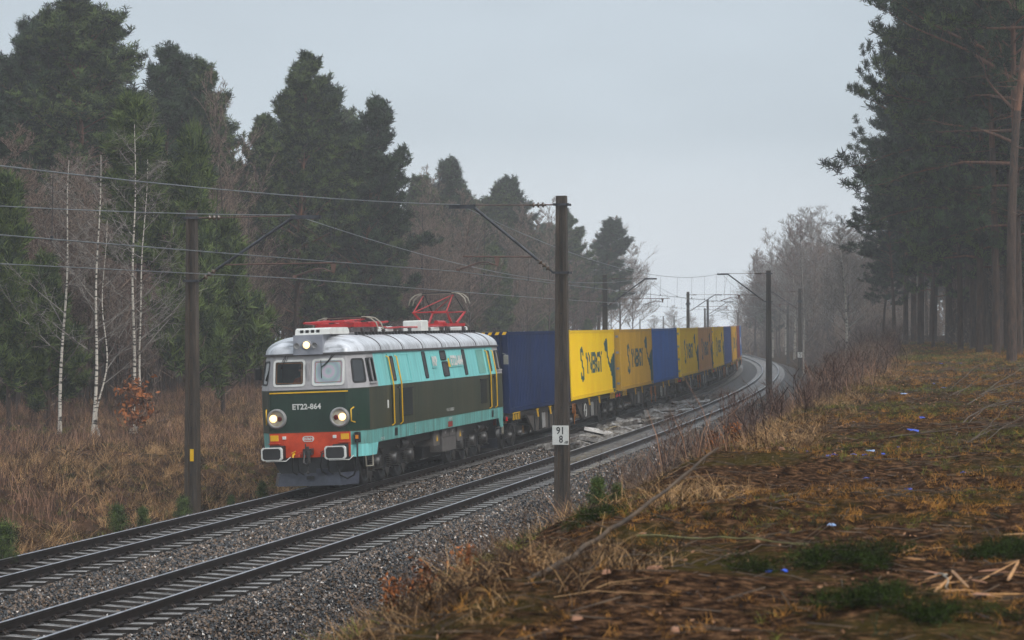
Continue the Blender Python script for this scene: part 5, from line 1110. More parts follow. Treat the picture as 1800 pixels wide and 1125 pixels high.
# ---------------------------------------------------------------- containers and wagons
CL, CW, CH = 12.19, 2.438, 2.896
PIT = .2785
def corr(u):           # depth of the side panel behind the frame face, trapezoid wave
    f = (u/PIT) % 1
    return .006+.048*(0 if f < .25 else (f-.25)/.25 if f < .5 else 1 if f < .75 else (1-f)/.25)
def folds(u0, u1):
    k = int(u0/PIT*4)-1; o = []
    while k*PIT/4 < u1:
        if k*PIT/4 > u0: o.append(k*PIT/4)
        k += 1
    return o
def conform(V2, F, e=.004):
    """cut flat outlines (u, z) along the corrugation folds and lay them on the right hand side panel"""
    bm = bmesh.new(); vs = [bm.verts.new((a, 0, z)) for a, z in V2]
    for f in F:
        try: bm.faces.new([vs[i] for i in f])
        except ValueError: pass
    us = [a for a, _ in V2]
    for u in folds(min(us), max(us)):
        bmesh.ops.bisect_plane(bm, geom=bm.verts[:]+bm.edges[:]+bm.faces[:], plane_co=(u, 0, 0), plane_no=(1, 0, 0))
    bm.verts.index_update(); V = [(CW/2-corr(v.co.x)+e, v.co.x, v.co.z) for v in bm.verts]; FF = [[v.index for v in f.verts] for f in bm.faces]; bm.free(); return V, FF
def container_mesh(mat):
    b = MB(); us = [.11]+folds(.11, CL-.11)+[CL-.11]
    for sx in (-1, 1):
        lo = [(sx*(CW/2-corr(u)), u, .17) for u in us]; hi = [(sx*(CW/2-corr(u)), u, CH-.12) for u in us]; b.loft([lo, hi], 0, closed=False)
        b.box(*sorted((sx*(CW/2-.06), sx*CW/2)), .16, CL-.16, .02, .165, 0); b.box(*sorted((sx*(CW/2-.06), sx*CW/2)), .16, CL-.16, CH-.125, CH-.02, 0)
        for (y0, y1) in ((.0, .15), (CL-.15, CL)): b.box(*sorted((sx*(CW/2-.16), sx*(CW/2-.001))), y0+.002, y1-.002, .12, CH-.12, 0)
        for (y0, y1) in ((-.003, .178), (CL-.178, CL+.003)):
            for (z0, z1) in ((0, .12), (CH-.12, CH)): b.box(*sorted((sx*(CW/2-.165), sx*(CW/2+.004))), y0, y1, z0, z1, 1); b.box(*sorted((sx*(CW/2+.0045), sx*(CW/2+.006))), y0+.06, y1-.06, z0+.03, z1-.03, 2)
    xs = [-1.06+k*.0531 for k in range(41)]
    f = [(x, .05+.03*(1 if k % 4 in (1, 2) else 0), z) for z in (.15,) for k, x in enumerate(xs)]; h = [(p[0], p[1], CH-.12) for p in f]; b.loft([f, h], 0, closed=False)   # front wall
    b.box(-1.06, 1.06, .0, .09, .03, .16, 0); b.box(-1.06, 1.06, .0, .09, CH-.13, CH-.02, 0); b.box(-1.06, 1.06, CL-.09, CL, .03, .16, 0); b.box(-1.06, 1.06, CL-.09, CL, CH-.13, CH-.02, 0)
    b.box(-1.19, 1.19, .08, CL-.08, .10, .14, 2)
    ys = [.1+k*.12 for k in range(101)]
    A = [(-1.17, y, CH-.035-.018*(k % 2)) for k, y in enumerate(ys)]; B = [(1.17, y, CH-.035-.018*(k % 2)) for k, y in enumerate(ys)]; b.loft([A, B], 3, closed=False)
    return b.mesh('shell', mat)
def door_mesh(mat):
    out = []
    for sx in (-1, 1):
        b = MB(); b.box(*sorted((sx*.01, sx*1.06)), .03, .07, .17, CH-.14, 0)
        for z in (.45, 1.0, 1.6, 2.2): b.box(*sorted((sx*.10, sx*.98)), .02, .03, z, z+.28, 0)
        for x in (.28, .78):
            b.tube([(sx*x, 0, .08), (sx*x, 0, CH-.06)], .017, 6, 1)
            for z in (.14, .7, 1.2, 1.9, 2.5, CH-.2): b.box(sx*x-.05, sx*x+.05, -.02, .03, z, z+.06, 1)
            b.box(sx*x-.02, sx*x+.2, -.03, -.015, .95+x*.2, .99+x*.2, 1)
        for z in (.3, 1.0, 1.75, 2.5): b.box(*sorted((sx*1.03, sx*1.16)), -.012, .03, z, z+.1, 1)
        out.append(b.mesh('door', mat))
    return out
def silhouette():      # dark green swoosh that runs over the rear corner of the yellow boxes
    return [(9.15, 2.28), (9.75, 2.48), (10.0, 2.50), (10.15, 2.0), (10.3, 1.62), (10.75, 1.30), (11.15, 1.55), (11.75, 1.78), (12.02, 1.80), (12.02, .18), (11.35, .18), (11.3, .62), (10.9, .95), (10.6, 1.15), (10.3, 1.30), (9.98, 1.62), (9.8, 1.88), (9.45, 1.92), (9.2, 2.10)]
def container(name, label, mats, logo, s, doors_front, group=None, white_text=None, hazard=False):
    x0, y0, _ = at(s, -2); x1, y1, _ = at(s+CL, -2); hd = math.atan2(x1-x0, y1-y0)
    root = empty(name, label, 'container', (float(x0), float(y0), 1.265), (0, -CANT, -hd), 'forty foot containers on the train')
    m_side, m_logo = mats; mobj('shell', container_cache(m_side, 'c'), root)
    for d in container_cache(m_side, 'd'):
        o = mobj('door', d, root)
        if not doors_front: o.rotation_euler = (0, 0, math.pi); o.location = (0, CL, 0)
    if logo:
        for me in logo_meshes(m_logo): mobj('logo', me, root)
    if white_text:
        for (t, size, u, z) in white_text:
            V, F = text_arrays(t, size, .02, xs=1.0); V, F = conform([(u+a, z+c) for a, c in V], F); mobj('lettering', npmesh('lettering', V, F, M['white']), root)
    if hazard:
        b = MB()
        for k in range(9): x = -1.05+k*.26; b.add([(x, -.004, CH-.12), (x+.13, -.004, CH-.12), (x+.19, -.004, CH-.02), (x+.06, -.004, CH-.02)], [(0, 1, 2, 3)], 0)
        b.build('hazard_stripes', [M['yellow']], root)
    return root
_cc = {}
def container_cache(m, k):
    if (m, k) not in _cc:
        if k == 'c': _cc[(m, k)] = container_mesh([M[m], M[m], M['black'], M['ctop']])
        else: _cc[(m, k)] = door_mesh([M[m], M['grime2'] if m not in ('navy', 'cblue') else M['boxgrey']])
    return _cc[(m, k)]
def logo_meshes(mm):
    if mm not in _cc:
        out = []
        V, F = text_arrays('S', 2.05, .03, xs=1.0); V = [(a*.95+c*-.12, c) for a, c in V]; v, f = conform([(3.05+a, 1.36+c) for a, c in V], F); out.append(npmesh('logo', v, f, M[mm]))
        V, F = text_arrays('YNERGY', 1.02, .035, spacing=.98, xs=1.12); v, f = conform([(6.2+a, 1.42+c*1.18) for a, c in V], F); out.append(npmesh('logo', v, f, M[mm]))
        P_ = silhouette(); tri = tri_poly(P_); v, f = conform(P_, tri); out.append(npmesh('logo', v, f, M[mm]))
        V = []; F = []      # the part that wraps the corner post and the bottom rail
        for q in ([(12.04, .14), (12.18, .14), (12.18, 2.0), (12.04, 1.9)], [(11.4, .03), (12.04, .03), (12.04, .16), (11.4, .16)]): k = len(V); V += [(CW/2+.003, a, z) for a, z in q]; F.append([k, k+1, k+2, k+3])
        out.append(npmesh('logo', V, F, M[mm])); _cc[mm] = out
    return _cc[mm]
def tri_poly(P):
    from mathutils.geometry import tessellate_polygon
    return [list(t) for t in tessellate_polygon([[Vector((a, z, 0)) for a, z in P]])]
def cmat(key, c, d, dirt, lo=.58): M[key] = paint(key+'_container_paint', c, d, rough=.5, spec=.2, scale=1.4, stretch=(1, 1, .35), dirt=dirt, dscale=1.3, dlo=lo, dhi=.95, amt=.7)
cmat('cyellow', srgb(255, 212, 4), srgb(248, 198, 2), srgb(190, 140, 30), .7); cmat('ochre', srgb(222, 172, 50), srgb(204, 154, 44), srgb(130, 100, 60))
cmat('tan', srgb(222, 166, 104), srgb(204, 148, 90), srgb(120, 90, 60)); cmat('navy', srgb(14, 40, 84), srgb(9, 28, 62), srgb(32, 36, 44)); cmat('cblue', srgb(28, 104, 190), srgb(22, 88, 168), srgb(60, 84, 110))
cmat('slate', srgb(72, 92, 150), srgb(60, 80, 136), srgb(80, 86, 110)); cmat('maroon', srgb(132, 58, 54), srgb(114, 48, 46), srgb(90, 60, 56)); cmat('skyblue', srgb(70, 124, 186), srgb(60, 110, 170), srgb(90, 110, 140)); cmat('brick', srgb(186, 78, 56), srgb(160, 66, 48), srgb(110, 70, 60))
M['ctop'] = paint('wet_container_roof', srgb(196, 196, 196), srgb(150, 150, 150), rough=.25)
M['logo'] = paint('logo_dark_green', srgb(22, 78, 84), srgb(18, 66, 72), rough=.4)
import bmesh
def wagon(s):
    """articulated two-section flat wagon, 26 m"""
    x0, y0, _ = at(s, -2); x1, y1, _ = at(s+24.63, -2); hd = math.atan2(x1-x0, y1-y0)
    root = empty('container_wagon', 'w', 'wagon', (float(x0), float(y0), 0), (0, -CANT, -hd), 'articulated container wagons of the train')
    for me, nm, sub in WAG:
        o = mobj(nm, me, root)
        for m2, n2 in sub: mobj(n2, m2, o)
    return root
def wagon_parts():
    parts = []; L = 24.63; half = 12.19
    b = MB()
    for h in (0, 1):
        a, z = (-.62, half+.05) if h == 0 else (half+.20, L+.62)
        for sx in (-1, 1):
            b.box(*sorted((sx*1.14, sx*1.22)), a, z, 1.08, 1.22, 0); b.box(*sorted((sx*.95, sx*1.14)), a, z, 1.20, 1.235, 0)
            f = (lambda u: u) if h == 0 else (lambda u: L-u)
            poly = [(f(3.6), 1.08), (f(4.7), .50), (f(4.95), .42), (f(8.9), .42), (f(9.15), .50), (f(10.2), 1.08)]
            poly = poly if h == 0 else poly[::-1]
            V = [(sx*1.16, u, z_) for u, z_ in poly]; W_ = [(sx*1.08, u, z_) for u, z_ in poly]; b.loft([V, W_], 1, caps=True)
            b.box(*sorted((sx*1.04, sx*1.24)), *sorted((f(4.9), f(8.95))), .385, .42, 0)
            for k in range(5): u = 4.95+k*.98; b.box(*sorted((sx*1.16, sx*1.205)), *sorted((f(u-.04), f(u+.04))), .43, 1.08, 0)
        b.box(-1.1, 1.1, a, a+.25, .95, 1.2, 0); b.box(-1.1, 1.1, z-.25, z, .95, 1.2, 0); b.box(-.28, .28, a, z, .82, 1.12, 0)
        for u in (a+2.4, z-2.4, (a+z)/2): b.box(-1.14, 1.14, u-.1, u+.1, .95, 1.18, 0)
    parts.append((b.mesh('underframe', [M['dark'], M['sidebeam']]), 'underframe', []))
    for uc in (1.55, half+.13, L-1.55):
        b = MB()
        for sx in (-1, 1):
            b.prism([(uc-1.2, .52), (uc-1.05, .66), (uc-.45, .62), (uc-.3, .38), (uc+.3, .38), (uc+.45, .62), (uc+1.05, .66), (uc+1.2, .52), (uc+.7, .74), (uc+.45, .86), (uc-.45, .86), (uc-.7, .74)][::-1], 'x', sx*1.0-.05, sx*1.0+.05, 0)
            for d_ in (-.9, .9):
                b.lathe([(.13, -.1), (.13, .1), (.08, .13)] if sx > 0 else [(.08, -.13), (.13, -.1), (.13, .1)], (sx*1.05, uc+d_, .46), 'x', 10, 1)
                for e in (-.22, .22):
                    for q in range(5): b.lathe([(.06, 0), (.06, .018)], (sx*1.04, uc+d_+e, .46+q*.045), 'z', 8, 1, False)
            b.tube([(sx*1.1, uc-.5, .8), (sx*1.12, uc-.3, .5), (sx*1.1, uc, .75)], .02, 5, 1)
        b.box(-.98, .98, uc-.2, uc+.2, .5, .86, 0)
        fr = b.mesh('bogie', [M['dark'], M['grime']]); ws = []
        for d_ in (-.9, .9):
            b = MB()
            for sx in (-1, 1): b.lathe([(.49, -.065*sx), (.465, -.04*sx), (.46, .065*sx), (.36, .05*sx), (.15, .02*sx), (.12, .08*sx)], (sx*.75, uc+d_, .46), 'x', 24, 0)
            b.tube([(-.7, uc+d_, .46), (.7, uc+d_, .46)], .08, 8, 0); ws.append((b.mesh('wheelset', [M['dark']]), 'wheelset'))
        parts.append((fr, 'bogie', ws))
    for e in (0, 1):
        f = (lambda u: u) if e == 0 else (lambda u: L-u)
        for sx in (-1, 1):
            b = MB(); b.lathe([(.10, f(-.6)), (.10, f(-.75)), (.07, f(-.75)), (.07, f(-.85)), (.22, f(-.86)), (.22, f(-.90))], (sx*.875, 0, 1.05), 'y', 14, 0); parts.append((b.mesh('buffer', [M['black']]), 'buffer', []))
            b = MB()
            a0, a1 = sorted((f(.55), f(1.75)))
            b.box(*sorted((sx*1.2215, sx*1.235)), a0, a1, 1.0, 1.215, 1)
            for k in range(4): u = a0+k*.3; b.add([(sx*1.237, u, 1.003), (sx*1.237, u+.14, 1.003), (sx*1.237, u+.28, 1.212), (sx*1.237, u+.14, 1.212)], [(0, 1, 2, 3)], 0)
            b.tube([(sx*1.25, a0, 1.23), (sx*1.27, a0+.1, 1.25), (sx*1.27, a1-.05, 1.25), (sx*1.25, a1, 1.0)], .02, 5, 0)
            parts.append((b.mesh('hazard_panel', [M['yellow'], M['black']]), 'hazard_panel', []))
            b = MB(); b.bbox(*sorted((sx*1.18, sx*1.25)), *sorted((f(-.5), f(-.38))), 1.02, 1.16, .01, 0); parts.append((b.mesh('red_marker', [M['redm']]), 'red_marker', []))
        for u in (5.2, 7.8) if e == 0 else (4.9, 7.6):
            for sx in (-1, 1):
                b = MB(); a = f(u); b.prism([(a-.13, 1.20), (a+.13, 1.20), (a+.30, .93), (a+.08, .93), (a-.02, 1.05)], 'x', sx*1.245-.012, sx*1.245+.012, 0); b.box(sx*1.25-.03, sx*1.25+.03, a-.16, a+.16, 1.20, 1.24, 0); parts.append((b.mesh('lashing_handle', [M['yellow']]), 'lashing_handle', []))
        for sx in (-1, 1):
            b = MB(); a = f(6.6); b.box(*sorted((sx*1.205, sx*1.215)), a-.35, a+.35, .47, 1.04, 0); parts.append((b.mesh('data_panel', [M['grime2']]), 'data_panel', []))
    for sx in (-1, 1):
        for u in (half+.95, half-.75):
            b = MB()
            b.tube([(sx*1.26, u-.3, .75), (sx*1.26, u-.3, 1.13), (sx*1.26, u+.3, 1.13), (sx*1.26, u+.3, .62), (sx*1.26, u-.02, .62)], .012, 5, 0); b.tube([(sx*1.26, u, 1.13), (sx*1.26, u, .30)], .012, 5, 0); b.box(*sorted((sx*1.1, sx*1.3)), u-.22, u+.22, .27, .30, 1)
            parts.append((b.mesh('step_rail', [M['orange'], M['grime']]), 'step_rail', []))
        b = MB(); b.tube([(sx*1.24+.22*0, half+3.9+.27*math.cos(q), .76+.27*math.sin(q)) for q in [k*math.pi/8 for k in range(17)]], .016, 5, 0, caps=False); b.tube([(sx*1.24, half+3.63, .76), (sx*1.24, half+4.17, .76)], .012, 4, 0); b.tube([(sx*1.15, half+3.9, .76), (sx*1.26, half+3.9, .76)], .02, 6, 0); parts.append((b.mesh('hand_brake_wheel', [M['white']]), 'hand_brake_wheel', []))
    return parts
M['sidebeam'] = paint('wagon_side_beam', srgb(92, 84, 78), srgb(52, 48, 46), rough=.5, scale=2.5, dirt=srgb(120, 96, 70), dlo=.56, dhi=.8); M['redm'] = paint('red_marker', srgb(220, 30, 30), srgb(200, 24, 24), rough=.4); M['orange'] = paint('orange_rail', srgb(214, 130, 40), srgb(190, 110, 34), rough=.4)
WAG = wagon_parts()
TRAIN = [
 [('navy', 'dark navy blue container directly behind the locomotive', 0), ('cyellow', 'bright yellow container with green lettering right of the thick pole', 1)],
 [('ochre', 'dull ochre yellow lettered container between the bright yellow one and the blue one', 1), ('cblue', 'medium blue plain container, first blue one behind the lettered yellow ones', 0)],
 [('cyellow', 'lettered yellow container directly behind the medium blue one', 1), ('tan', 'tan brown lettered container between two yellow ones', 1)],
 [('cyellow', 'lettered yellow container directly behind the tan one', 1), ('slate', 'slate blue plain container in the mist, second blue one after the navy', 0)],
 [('ochre', 'narrow seen yellow container just before the maroon one', 1), ('maroon', 'maroon container in the mist', 0)],
 [('skyblue', 'pale blue container with white letters near the vanishing end of the train', 2), ('brick', 'brick red container, last one seen where the train vanishes', 0)],
]
WL = ['wagon under the navy and the bright yellow container', 'wagon under the ochre and the medium blue container', 'wagon under the yellow and tan containers', 'wagon under the slate blue container', 'wagon under the maroon container', 'farthest wagon, under the pale blue container']
s = 59.15
for wi, w_ in enumerate(TRAIN):
    g = wagon(s); g['label'] = WL[wi]
    for ci, (mt, lab, lg) in enumerate(w_):
        container('shipping_container', lab, (mt, 'logo'), lg == 1, s+ci*(CL+.25), doors_front=not (wi == 0 and ci == 0), hazard=(wi == 0 and ci == 0), white_text=[('CONTAINER', 1.0, 6.2, 1.4)] if lg == 2 else None)
    s += 24.63+1.7

# ---------------------------------------------------------------- things lying on the path
def gp(px, d, lift=0.): x = W(px, d); return Vector((x, d, gzw(x, d)+lift))
def dof_py(py): return 1.6*3891/(py-568.6)      # distance of a point of the path seen at that height
M['wood'] = paint('split_pine_wood', srgb(198, 146, 86), srgb(120, 78, 44), rough=.6, scale=6, stretch=(1, 1, 4)); M['branch'] = paint('dead_branch_bark', srgb(98, 78, 58), srgb(40, 32, 26), rough=.8, scale=6); M['gbranch'] = paint('mossy_branch_bark', srgb(132, 124, 68), srgb(80, 74, 44), rough=.7, scale=6)
M['bluep'] = paint('blue_plastic', srgb(40, 96, 220), srgb(26, 70, 190), rough=.3); M['whitep'] = paint('pale_blue_plastic', srgb(190, 210, 240), srgb(140, 176, 230), rough=.3); M['chip'] = paint('pink_wood_chip', srgb(186, 138, 108), srgb(130, 88, 62), rough=.7)
def stick(name, pts, r0, r1, mat, label, cat, twigs=0, seed=0, group=None, leafy=None):
    rr_ = random.Random(seed); P = [Vector(p) for p in pts]; fine = []
    for a, b_ in zip(P[:-1], P[1:]):
        for k in range(5): fine.append(a.lerp(b_, k/5)+Vector((rr_.gauss(0, .012), rr_.gauss(0, .012), rr_.gauss(0, .008))))
    fine.append(P[-1]); o0 = fine[0].copy(); fine = [p-o0 for p in fine]; b = MB(); n = len(fine)
    b.tube(fine, [r0+(r1-r0)*i/(n-1) for i in range(n)], 7, 0)
    for t in range(twigs):
        i = rr_.randrange(2, n-1); d = (fine[i]-fine[i-1]).normalized(); q = fine[i]; v = (d+Vector((rr_.gauss(0, .7), rr_.gauss(0, .7), rr_.uniform(.0, .35)))).normalized(); L = rr_.uniform(.15, .5); b.tube([q, q+v*L*.5, q+v*L+Vector((0, 0, rr_.uniform(-.03, .05)))], [r1*.8, r1*.6, .003], 5, 0)
    o = b.build(name, [mat]); o.location = o0; tag(o, label, cat, group); return o
A = gp(925, 13.4, .0)
stick('fallen_branch', [A, Vector((W(1010, 14), 14.0, 3.02)), Vector((W(1110, 14.8), 14.8, 3.20)), Vector((W(1190, 15.6), 15.6, 3.36)), Vector((W(1262, 16.6), 16.6, 3.54))], .019, .009, M['branch'], 'long curved dead branch rising from the path edge over the bank', 'branch', 2, 3)
for px0, py0, px1, py1, r_, m_, lab, tw in (
 (1120, 930, 1420, 972, .010, 'gbranch', 'thin greenish branch lying across the path below the long curved branch', 4),
 (1240, 980, 1440, 968, .007, 'branch', 'thin forked twig on the soil beside the greenish branch', 3),
 (1015, 1035, 1180, 985, .010, 'branch', 'dark curved twig lying near the lower end of the long branch', 2),
 (1540, 885, 1700, 875, .008, 'branch', 'dark fallen branch lying across the middle of the path', 8),
 (1470, 872, 1640, 890, .008, 'branch', 'dark branch crossing under the one in the middle of the path', 8),
 (1560, 770, 1790, 765, .012, 'branch', 'dark branchwood lying across the path farther up', 12),
 (1360, 905, 1470, 912, .010, 'branch', 'short brown stick beside a pale wood chunk', 0),
 (1180, 1003, 1300, 1000, .006, 'branch', 'slim dark twig left of the green sprig', 1),
 (1640, 1010, 1670, 1055, .007, 'ivory', 'grey bent twig standing between the sprigs at the lower right', 0),
 (1700, 720, 1800, 690, .014, 'branch', 'first branch of the brushwood at the right edge of the path', 9),
 (1680, 760, 1810, 715, .012, 'branch', 'lower branch of the brushwood at the right edge of the path', 9),
 (1690, 780, 1810, 760, .010, 'branch', 'lowest pale branch of the brushwood at the right path edge', 8),
 (1640, 700, 1560, 705, .010, 'branch', 'twiggy branch lying far up the path', 10)):
    d0, d1 = dof_py(py0), dof_py(py1); a = gp(px0, d0, r_*1.5); c = gp(px1, d1, r_*1.5+.04); mid = a.lerp(c, .5)+Vector((0, (d1-d0)*.1+.1, .03)); stick('fallen_branch', [a, mid, c], r_, r_*.4, M[m_], lab, 'branch', tw, int(px0))
for i in range(12):
    px0, py0 = random.uniform(1660, 1740), random.uniform(690, 790); px1, py1 = px0+random.uniform(60, 130), py0-random.uniform(5, 60); r_ = random.uniform(.006, .013); a = gp(px0, dof_py(py0), r_*1.5); c = gp(px1, dof_py(max(py1, 650)), random.uniform(.05, .5)); stick('fallen_branch', [a, a.lerp(c, .5)+Vector((0, 0, random.uniform(0, .12))), c], r_, r_*.4, M['branch'], 'dark cut branch in the brushwood heaped at the right edge of the path', 'branch', 7, 200+i, group='brushwood heaped at the right of the path')
for px0, py0, px1, py1, w_, lab in (
 (1762, 942, 1812, 950, .035, 'bright split plank end at the right picture edge'), (1672, 1018, 1702, 1052, .03, 'bright splinter standing out of the broken wood heap'), (1600, 1054, 1700, 1048, .018, 'thin strip of split wood left of the heap'), (1700, 1054, 1800, 1058, .022, 'long strip of split wood at the bottom of the heap'), (1720, 1040, 1796, 1005, .016, 'slanting strip of split wood at the right edge'), (1640, 1052, 1672, 1034, .03, 'orange splinter lying across the heap'), (1770, 1045, 1790, 1020, .028, 'short orange splinter by the right edge'), (1583, 975, 1607, 967, .02, 'small light splinter in the middle of the bare soil'), (1632, 965, 1660, 968, .016, 'flat pale splinter right of the small one')):
    d0, d1 = dof_py(py0), dof_py(py1); a = gp(px0, d0, .03); c = gp(px1, d1, .06 if w_ > .02 else .03); b = MB(); d_ = (c-a); L = d_.length; u = d_.normalized(); v = u.cross(Vector((0, 0, 1))).normalized()*w_*.4; w2 = Vector((0, 0, w_*.22))
    rings = []
    for t, k in ((0, .5), (.12, 1), (.5, .9), (.85, .8), (1, .15)): q = u*L*t; rings.append([q-v*k, q+v*k*.8-w2*k, q+v*k, q+w2*k, q-v*.3*k+w2*1.2*k])
    b.loft(rings, 0, caps=True); o = b.build('wood_splinter', [M['wood']]); o.location = a; tag(o, lab, 'wood splinter', 'split wood at the lower right')
for i in range(16):
    px, py = random.uniform(1600, 1795), random.uniform(1005, 1065); a = gp(px, dof_py(py), .012); L = random.uniform(.08, .3); an = random.uniform(-.5, .5)+(math.pi if random.random() < .5 else 0); b = MB(); w_ = random.uniform(.004, .012)
    b.loft([[(-L/2, -w_*.3, 0), (-L/2, w_*.3, 0), (-L/2, 0, w_*.4)], [(-L*.2, -w_, 0), (-L*.2, w_, 0), (-L*.2, .2*w_, w_)], [(L*.3, -w_*.8, 0), (L*.3, w_*.7, 0), (L*.3, 0, w_*.9)], [(L/2, -w_*.1, 0), (L/2, w_*.1, 0), (L/2, 0, w_*.2)]], 0, caps=True)
    o = b.build('wood_splinter', [M['wood'] if i % 3 else M['chip']]); o.location = a; o.rotation_euler = (random.uniform(-.3, .3), random.uniform(-.35, .1), an); tag(o, 'thin pale shard of split wood strewn around the broken wood heap', 'wood splinter', 'thin shards around the wood heap')
SCR = [(1500, 801, 9), (1520, 803, 6), (1535, 798, 13), (1465, 803, 7), (1455, 808, 8), (1605, 763, 14), (1598, 738, 7), (1622, 734, 8), (1580, 792, 6), (1692, 824, 6), (1608, 690, 5), (1590, 698, 8), (1660, 684, 7), (1688, 643, 4), (1654, 645, 4), (1640, 680, 4), (1612, 664, 4), (1500, 737, 5), (1527, 747, 5), (1552, 806, 6), (1595, 848, 8), (1350, 1012, 9), (1378, 1014, 5), (1463, 940, 10), (1523, 827, 9), (1415, 793, 5)]
for i, (px, py, wpx) in enumerate(SCR):
    d = dof_py(py); w_ = max(.03, wpx/3891*d*1.1); b = MB(); r_ = random.Random(i); n_ = 9; top = []; 
    for k in range(n_): a_ = 6.283*k/n_; q = w_*r_.uniform(.5, 1.1); top.append((q*math.cos(a_), q*.8*math.sin(a_), .012+r_.uniform(0, .35)*w_))
    b.loft([[(x*.96, y*.96, z-.004) for x, y, z in top], top], 0); b.add(top+[(0, 0, .02+w_*.25)], [(k, (k+1) % n_, n_) for k in range(n_)], 0)
    o = b.build('plastic_scrap', [M['whitep'] if i in (2, 23, 11, 17) else M['bluep']]); o.location = gp(px, d); o.rotation_euler = (0, 0, r_.uniform(0, 6)); tag(o, 'crumpled scrap of blue plastic littering the dirt path' if i not in (2, 23, 11, 17) else 'pale whitish blue plastic scrap lying on the dirt path', 'plastic scrap', 'blue plastic scraps along the path')
for i, (px, py, w_) in enumerate(((1402, 900, .045), (1050, 862, .03), (1150, 1018, .035), (1065, 1040, .04), (1090, 1048, .03), (1330, 858, .03), (1306, 856, .03), (1372, 806, .05), (1238, 874, .025), (1700, 995, .045), (1130, 925, .04), (1185, 1100, .05), (1290, 1110, .05), (1010, 1085, .045))):
    d = dof_py(py); b = MB(); r_ = random.Random(i+50); ring0 = [(w_*math.cos(a_)*r_.uniform(.8, 1.6), w_*.5*math.sin(a_)*r_.uniform(.7, 1.1), 0) for a_ in [k*.785 for k in range(8)]]
    b.loft([ring0, [(x*.85, y*.8, w_*.45) for x, y, z in ring0], [(x*.4, y*.4, w_*.6) for x, y, z in ring0]], 0, caps=True); o = b.build('wood_chip', [M['chip']]); o.location = gp(px, d, .0); o.rotation_euler = (0, 0, r_.uniform(0, 3)); tag(o, 'pale pinkish wood chip lying on the brown soil of the path', 'wood chip', 'wood chips on the path')
# cut pine sprigs on the ground
def sprig(seed):
    r = np.random.default_rng(seed); sg = Segs(); T = []
    for b_ in range(4):
        p = np.array([r.normal(0, .05), r.normal(0, .05), .03]); d = np.array([*r.normal(0, 1, 2), .15]); d /= np.linalg.norm(d)
        for k in range(5): q = p+d*.09; sg.add(p, q, .005, .004); T += [p+(q-p)*t+r.normal(0, .008, 3) for t in (.2, .6, 1.)]; p = q; d = d+r.normal(0, .22, 3)*[1, 1, .3]; d[2] = abs(d[2])*.5; d /= np.linalg.norm(d)
    tt = [tuft_t(70+i, 16, .075, .007, .4) for i in range(4)]
    return sg.mesh('stem', M['branch']), scatter('needles', tt, np.array(T), rotm(len(T), 1.2), r.uniform(.8, 1.2, len(T)), M['needle2g'], mesh_only=True)
M['needle2g'] = paint('cut_pine_needles', srgb(54, 68, 26), srgb(10, 17, 7), rough=.8, scale=2, attr='rnd', spec=.05)
SPR = [sprig(i) for i in range(4)]; k_ = 0
for cx, cy, wx, wy, n_ in ((1480, 1005, 110, 12, 6), (1510, 1080, 120, 22, 8), (1735, 975, 50, 20, 7), (1650, 1105, 110, 12, 5), (1430, 995, 40, 8, 2), (1060, 900, 40, 8, 6), (1790, 995, 30, 18, 3), (1310, 1008, 30, 6, 2)):
    for i in range(n_):
        px, py = cx+random.gauss(0, wx*.5), min(1135, cy+random.gauss(0, wy*.5)); p = gp(px, dof_py(py), random.uniform(0, .05)); plant('pine_sprig', SPR[k_ % 4], p.x, p.y, p.z, random.uniform(0, 6), random.uniform(.3, .55), 'cut green pine sprig lying on the soil in the near foreground', 'sprig', 'cut pine sprigs in the foreground'); k_ += 1
TW = [(lambda r: (np.array(sum([[(-.1*L, -.0025, .004), (-.1*L, .0025, .004), (.1*L, .002, .012), (.1*L, -.002, .012), (-.1*L, 0, .010), (.1*L, 0, .016)] for L in [r.uniform(.6, 2.)]], [])), np.array([(0, 1, 2, 3), (0, 4, 5, 3), (1, 4, 5, 2)])))(random.Random(i)) for i in range(6)]
cover('fallen_twigs', TW, 12000, -20, 70, lambda s: crest(s)-2, cw, M['branch'], tilt=.25, sc=(.5, 1.6), far=25)

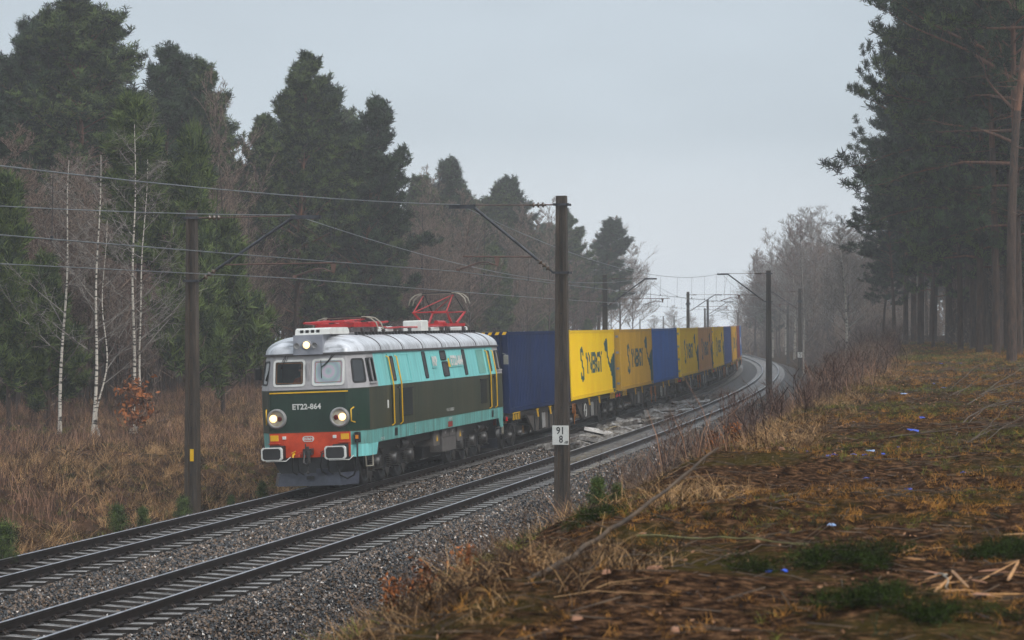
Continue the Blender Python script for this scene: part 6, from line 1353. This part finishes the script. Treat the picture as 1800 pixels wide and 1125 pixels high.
# the driver, dimly seen through the left windscreen
def driver():
    JT = [((0, 0, .0), .15, -1), ((0, .02, .25), .15, 0), ((0, .0, .48), .16, 1), ((0, -.01, .60), .065, 2), ((0, -.03, .68), .075, 3), ((0, -.04, .78), .095, 4), ((0, -.035, .87), .08, 5),
          ((-.20, 0, .52), .065, 2), ((-.25, -.16, .32), .05, 7), ((-.20, -.38, .30), .04, 8), ((-.19, -.47, .31), .035, 9), ((.20, 0, .52), .065, 2), ((.26, -.12, .30), .05, 11), ((.22, -.36, .33), .04, 12), ((.21, -.45, .34), .035, 13),
          ((-.11, -.25, -.02), .08, 0), ((-.12, -.48, -.04), .065, 15), ((-.12, -.50, -.42), .045, 16), ((.11, -.25, -.02), .08, 0), ((.12, -.48, -.04), .065, 18), ((.12, -.50, -.42), .045, 19)]
    me = bpy.data.meshes.new('person'); me.from_pydata([j[0] for j in JT], [(i, j[2]) for i, j in enumerate(JT) if j[2] >= 0], [])
    o = mobj('person', me); o.modifiers.new('skin', 'SKIN')
    for i, j in enumerate(JT): me.skin_vertices[0].data[i].radius = (j[1], j[1]); 
    me.skin_vertices[0].data[0].use_root = True
    m = o.modifiers.new('sub', 'SUBSURF'); m.levels = 1; m.render_levels = 1
    dg = bpy.context.evaluated_depsgraph_get(); m2 = bpy.data.meshes.new_from_object(o.evaluated_get(dg)); o.modifiers.clear(); o.data = m2; m2.name = 'person'; m2.materials.clear(); m2.materials.append(M['jacket']); m2.materials.append(M['skin'])
    for p in m2.polygons:
        c = p.center; p.material_index = 1 if c.z > .61 or (c.y < -.42 and c.z > .2) else 0; p.use_smooth = True
    b = MB(); b.lathe([(.01, .10), (.07, .085), (.10, .03), (.10, -.03), (.085, -.06)], (0, -.02, .86), 'z', 12, 0); b.build('hair', [M['black']], o)
    b = MB(); b.lathe([(.012, -.02), (.018, 0), (.01, .02)], (0, -.135, .775), 'z', 8, 0)
    for sx in (-1, 1): b.lathe([(.004, -.01), (.012, 0), (.004, .01)], (sx*.035, -.125, .80), 'z', 8, 1); b.lathe([(.01, -.03), (.02, 0), (.01, .03)], (sx*.095, -.03, .78), 'z', 8, 0)
    b.box(-.03, .03, -.132, -.12, .728, .738, 1); b.build('face', [M['skin'], M['black']], o)
    hd = LOCO.matrix_basis if False else None
    e = LOCO.rotation_euler; Mx = Matrix.Translation(LOCO.location) @ e.to_matrix().to_4x4() @ Matrix.Translation((-.30, 1.22, 2.47)); o.matrix_world = Mx
    tag(o, 'driver in an orange work jacket sitting behind the left windscreen', 'person')
M['jacket'] = paint('orange_jacket', srgb(190, 96, 44), srgb(150, 70, 32), rough=.8); M['skin'] = paint('skin', srgb(206, 152, 124), srgb(188, 134, 108), rough=.6)
driver()
# ---------------------------------------------------------------- haze
def haze(dens):
    b = MB(); b.box(-470, 570, -70, 705, -12, 42, 0); m = bpy.data.materials.new('haze'); m.use_nodes = True; nt = m.node_tree; nt.nodes.clear()
    v = N(nt, 'ShaderNodeVolumePrincipled'); v.inputs['Color'].default_value = (.99, .995, 1, 1); v.inputs['Density'].default_value = dens; v.inputs['Anisotropy'].default_value = .15
    o = N(nt, 'ShaderNodeOutputMaterial'); nt.links.new(v.outputs[0], o.inputs['Volume'])
    h = b.build('haze', [m]); h['kind'] = 'stuff'; h.display_type = 'WIRE'
haze(.0009)
